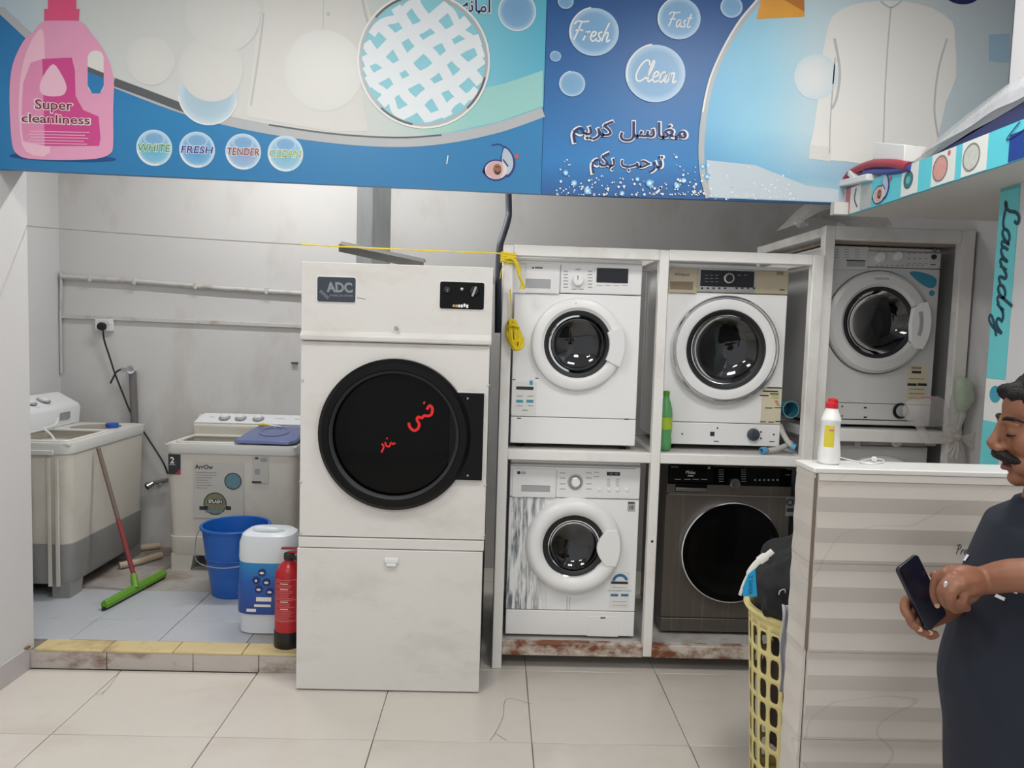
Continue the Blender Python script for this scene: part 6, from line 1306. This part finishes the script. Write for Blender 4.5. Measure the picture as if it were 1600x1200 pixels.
for s in (-1, 1):
    hp_, kn_2, an_ = (Vector((BX+a*math.cos(RB_)-b*s*math.sin(RB_), BY+a*math.sin(RB_)+b*s*math.cos(RB_), c)) for a, b, c in ((.0, .09, .66), (-.015, .1, .37), (.015, .105, .07))); legs[s] = (hp_, kn_2, an_)
    body.tube([hp_, (hp_+kn_2)/2, kn_2, kn_2*.6+an_*.4, an_], [.088, .078, .058, .056, .038], 16); body.tube([an_+Vector((.02, 0, -.02)), an_+Vector((-.09, .04, -.04)), an_+Vector((-.145, .065, -.045))], [.036, .034, .024], 12)
# arms and hands
def Q(px, py, Y): return P(px, py, Y)
shL, elL, wrL = Vector((1.134, 1.317, 1.155)), Vector((1.2, 1.21, 1.1)), Q(1537, 907, 1.385)
shR, elR, wrR = Vector((1.296, 1.683, 1.155)), Vector((1.13, 1.73, .945)), Q(1500, 938, 1.56)
mdL = Q(1600, 899, 1.335)
body.tube([shL, shL*.5+elL*.5+Vector((.02, -.01, 0)), elL], [.058, .05, .043], 14); body.tube(catmull([elL, elL*.45+mdL*.55+Z_*.008, mdL, wrL], 4), [.043, .044, .044, .043, .042, .04, .038, .036, .034, .0325, .031, .0295, .028], 14, flat=.88)
body.tube([shR, shR*.5+elR*.5, elR], [.056, .05, .042], 14); body.tube([elR, elR*.5+wrR*.5, wrR], [.042, .039, .028], 14)
# left hand, back towards us, fingers curled down over the phone edge
KN = [Q(1481, 893, 1.378), Q(1486, 903, 1.352), Q(1497, 913, 1.34), Q(1511, 922, 1.345)]
for k_ in KN: body.tube([wrL, wrL*.45+k_*.55, k_], [.026, .02, .0135], 10)
body.blob(Q(1507, 907, 1.368), .04, .022, .03, 18, 12); body.blob(Q(1508, 922, 1.38), .03, .022, .026, 16, 10)
FL = [[KN[0], Q(1464, 905, 1.392), Q(1460, 926, 1.398), Q(1464, 945, 1.402)], [KN[1], Q(1472, 922, 1.352), Q(1477, 942, 1.372), Q(1488, 949, 1.388)], [KN[2], Q(1484, 934, 1.338), Q(1492, 951, 1.358), Q(1503, 951, 1.376)], [KN[3], Q(1503, 939, 1.338), Q(1510, 950, 1.358), Q(1510, 944, 1.378)]]
for fi, q in enumerate(FL): body.tube(catmull(q, 3), [[.0108, .0106, .0104, .0105, .0098, .0094, .0094, .0088, .0082, .0068], [.0112, .011, .0108, .0108, .0102, .0098, .0098, .009, .0084, .007], [.0108, .0106, .0102, .0104, .0098, .0094, .0094, .0088, .008, .0068], [.0095, .0092, .009, .009, .0086, .0082, .0082, .0076, .007, .006]][fi], 10)
body.tube(catmull([Q(1528, 918, 1.395), Q(1508, 930, 1.412), Q(1492, 938, 1.418), Q(1480, 935, 1.42)], 3), [.017, .016, .0145, .0135, .0125, .0118, .0115, .011, .0098, .008], 10)
# right hand under and behind the phone
for k_ in [Q(1432, 935, 1.485), Q(1440, 950, 1.487), Q(1448, 962, 1.487), Q(1455, 972, 1.485)]: body.tube([wrR, wrR*.4+k_*.6, k_], [.026, .021, .013], 10)
FR = [[Q(1432, 935, 1.485), Q(1416, 938, 1.465), Q(1414, 954, 1.437), Q(1424, 970, 1.427)], [Q(1440, 950, 1.487), Q(1422, 957, 1.462), Q(1425, 974, 1.432), Q(1438, 984, 1.424)], [Q(1448, 962, 1.487), Q(1433, 973, 1.462), Q(1440, 987, 1.434), Q(1455, 989, 1.426)], [Q(1455, 972, 1.485), Q(1447, 984, 1.464), Q(1454, 993, 1.444), Q(1466, 989, 1.438)]]
for q in FR: body.tube(catmull(q, 3), [.0108, .0106, .0104, .0104, .01, .0096, .0096, .009, .0082, .0068], 10)
body.tube(catmull([Q(1482, 925, 1.52), Q(1473, 910, 1.49), Q(1466, 901, 1.465), Q(1458, 897, 1.448)], 3), [.017, .016, .014, .013, .0125, .012, .0115, .011, .0098, .008], 10)
bo = body.build('body', 'skin', mn, smooth=0)
rm = bo.modifiers.new('remesh', 'REMESH'); rm.mode = 'VOXEL'; rm.voxel_size = .0036; rm.use_smooth_shade = True
sm = bo.modifiers.new('smooth', 'SMOOTH'); sm.factor = .5; sm.iterations = 3
# hair, moustache, brows, eye line
hair = MB()
hb(hair, -.022, 0, .037, .1, .0825, .083, 32, 20); hb(hair, -.062, 0, .005, .062, .08, .08, 24, 16)
random.seed(5)
for k in range(30):
    s = -.064+.128*k/29; fr_ = .067-abs(s)**1.5*2.6; hb(hair, fr_+random.uniform(-.004, .007), s, .074-abs(s)**1.6*1.6+random.uniform(-.006, .003), .02, .0065, .014, 8, 6)
for k in range(60):
    a_ = random.uniform(-1.5, 1.5); b_ = random.uniform(.35, 1.4); hb(hair, -.03+.094*math.cos(a_)*math.cos(b_), .079*math.sin(a_)*math.cos(b_), .036+.08*math.sin(b_), .018, .007, .008, 8, 6)
for s in (-1, 1): hair.tube([h(.012, s*.076, .05), h(.01, s*.077, .02), h(.008, s*.074, -.012)], [.016, .012, .006], 8)
ho = hair.build('hair', 'hair_black', mn, smooth=0); rm = ho.modifiers.new('remesh', 'REMESH'); rm.mode = 'VOXEL'; rm.voxel_size = .0042; rm.use_smooth_shade = True
ms = MB(); ms.tube(catmull([h(.07, -.046, -.066), h(.092, -.026, -.055), h(.1015, 0, -.048), h(.092, .026, -.055), h(.07, .046, -.066)], 4), [.004, .006, .0078, .009, .0105, .0112, .0115, .0118, .012, .0118, .0115, .0112, .0105, .009, .0078, .006, .004], 10); ms.build('moustache', 'hair_black', mn)
for s in (-1, 1):
    MB().tube(catmull([h(.0885, s*.012, .018), h(.0875, s*.028, .023), h(.077, s*.045, .022), h(.062, s*.057, .013)], 3), [.002, .0032, .0038, .004, .004, .0038, .0034, .0028, .002, .0012], 8).build('eyebrow', 'hair_black', mn)
    MB().tube(catmull([h(.085, s*.018, -.009), h(.0888, s*.031, -.0115), h(.079, s*.047, -.009)], 4), [.0009, .0013, .0016, .0018, .0018, .0018, .0016, .0012, .0008], 6).build('eyelashes', 'hair_black', mn)
MB().tube(catmull([h(.078, -.024, -.069), h(.0955, 0, -.0685), h(.078, .024, -.069)], 4), [.0012]*9, 6).build('mouth_line', mat('mouth_dark', (60, 32, 30), .6), mn)
lo_ = MB(); lo_.tube(catmull([h(.08, -.02, -.076), h(.0945, 0, -.076), h(.08, .02, -.076)], 4), [.003, .0045, .0055, .006, .0062, .006, .0055, .0045, .003], 8); lo_.build('lower_lip', 'lip', mn)
# shirt with short sleeves
sh_ = MB(); sh_.loft([sect(a, b, c, d) for a, b, c, d in TR]+[sect(0, .62, .21, .197), sect(0, .57, .205, .195)])
sh_.tube([NB-Z_*.02, NB+Vector((-.012, .004, .052))], [.12, .079], 24)
for s_, e_ in ((shL, elL), (shR, elR)): sh_.tube([s_+(Vector((BX, BY, 1.165))-s_)*.5, s_, s_*.45+e_*.55], [.085, .075, .068], 18)
so2 = sh_.build('shirt', 'shirt_navy', mn, smooth=0); rm = so2.modifiers.new('remesh', 'REMESH'); rm.mode = 'VOXEL'; rm.voxel_size = .008; rm.use_smooth_shade = True
sm = so2.modifiers.new('smooth', 'SMOOTH'); sm.factor = .5; sm.iterations = 6
tr_ = MB(); tr_.loft([sect(.005, .7, .19, .185), sect(.005, .62, .19, .185), sect(.005, .55, .13, .16)])
for s in (-1, 1):
    a_, b_, c_ = legs[s]; tr_.tube([a_, (a_+b_)/2, b_, b_*.5+c_*.5, c_-Z_*.02], [.1, .094, .078, .072, .066], 18)
to = tr_.build('trousers', 'trouser_dark', mn, smooth=0); rm = to.modifiers.new('remesh', 'REMESH'); rm.mode = 'VOXEL'; rm.voxel_size = .01; rm.use_smooth_shade = True
for s in (-1, 1):
    c_ = legs[s][2]; q = MB(); q.loft([[c_+Matrix.Rotation(RB_, 3, 'Z') @ Vector((-.06+.135*math.cos(t)*k, .047*math.sin(t)*k, z)) for t in [2*PI*i/24 for i in range(24)]] for z, k in ((-.069, .97), (-.06, 1.03), (-.045, 1.0), (-.01, .72), (.005, .45))]); q.build('shoe', 'shoe_black', mn)
MB().lathe([(.0095, -.002), (.0115, -.002), (.0115, .002), (.0095, .002), (.0095, -.002)], FL[1][0]*.45+FL[1][1]*.55, FL[1][1]-FL[1][0], 20).build('finger_ring', 'silver', mn)
rc = FL[1][0]*.45+FL[1][1]*.55; tocam = (Vector((0, 0, EYE))-rc).normalized(); MB().blob(rc+tocam*.0125, .005, .003, .007, 10, 8).build('ring_stone', 'silver', mn)
for q, rr in ((FL[0], .007), (FR[1], .007), (FR[2], .007)):
    d_ = (q[-1]-q[-2]).normalized(); c_ = q[-1]-d_*.003; tc_ = (Vector((0, 0, EYE))-c_).normalized(); n_ = (tc_-d_*tc_.dot(d_)).normalized(); sd_ = d_.cross(n_)
    MB().disc(c_+n_*.0072, d_, sd_, .006, 14, ry=.0046, rings=(0, 1)).build('fingernail', 'nail', mn)
# white print on the shirt, laid on its surface
dg = bpy.context.evaluated_depsgraph_get(); ev = so2.evaluated_get(dg); me_ = ev.to_mesh(); bv = BVHTree.FromPolygons([ORG[so2.name]+v.co for v in me_.vertices], [tuple(p.vertices) for p in me_.polygons]); ev.to_mesh_clear()
for k, q in enumerate(([(1566, 919), (1570, 914), (1592, 922), (1590, 928)], [(1555, 932), (1558, 928), (1572, 934), (1570, 939)], [(1502, 873), (1506, 872), (1511, 866), (1508, 865)], [(1506, 876), (1510, 877), (1516, 868), (1512, 866)])):
    pts = []
    for a_, b_ in q:
        d_ = ray(a_, b_).normalized(); hit = bv.ray_cast(Vector((0, 0, EYE)), d_)
        if hit[0] is not None: pts.append(hit[0]+hit[1]*.0022)
    if len(pts) >= 3: MB().poly(pts).build('shirt_print', 'shirt_print', mn, smooth=0)

# phone in his hands
ph = thing('phone', Q(1437, 925, 1.44), 'dark smartphone held in both hands of the man', 'phone')
A_, B_ = Q(1418, 882, 1.452), Q(1460, 968, 1.438); lg = (B_-A_); ll = lg.length; lg.normalize()
wd_ = Vector((.55, .35, .45)); wd_ = (wd_-lg*wd_.dot(lg)).normalized(); nr_ = -lg.cross(wd_).normalized()
ctr = (A_+B_)/2; LL, WW = max(ll, .135), .066
pbx = MB(); pbx.prism(rrect(-LL/2, LL/2, -WW/2, WW/2, .009), ctr-nr_*.004, lg, wd_, nr_*.008); pbx.build('case', 'phone_back', ph, bevel=.0015)
pbx = MB(); pbx.prism(rrect(-LL/2+.003, LL/2-.003, -WW/2+.003, WW/2-.003, .007), ctr+nr_*.004, lg, wd_, nr_*.0006); pbx.build('screen', 'lcd_black', ph)
MB().prism(rrect(-LL/2+.008, -LL/2+.03, -WW/2+.006, -WW/2+.022, .004), ctr-nr_*.004, lg, wd_, -nr_*.0015).build('camera_bump', 'black_plastic', ph)
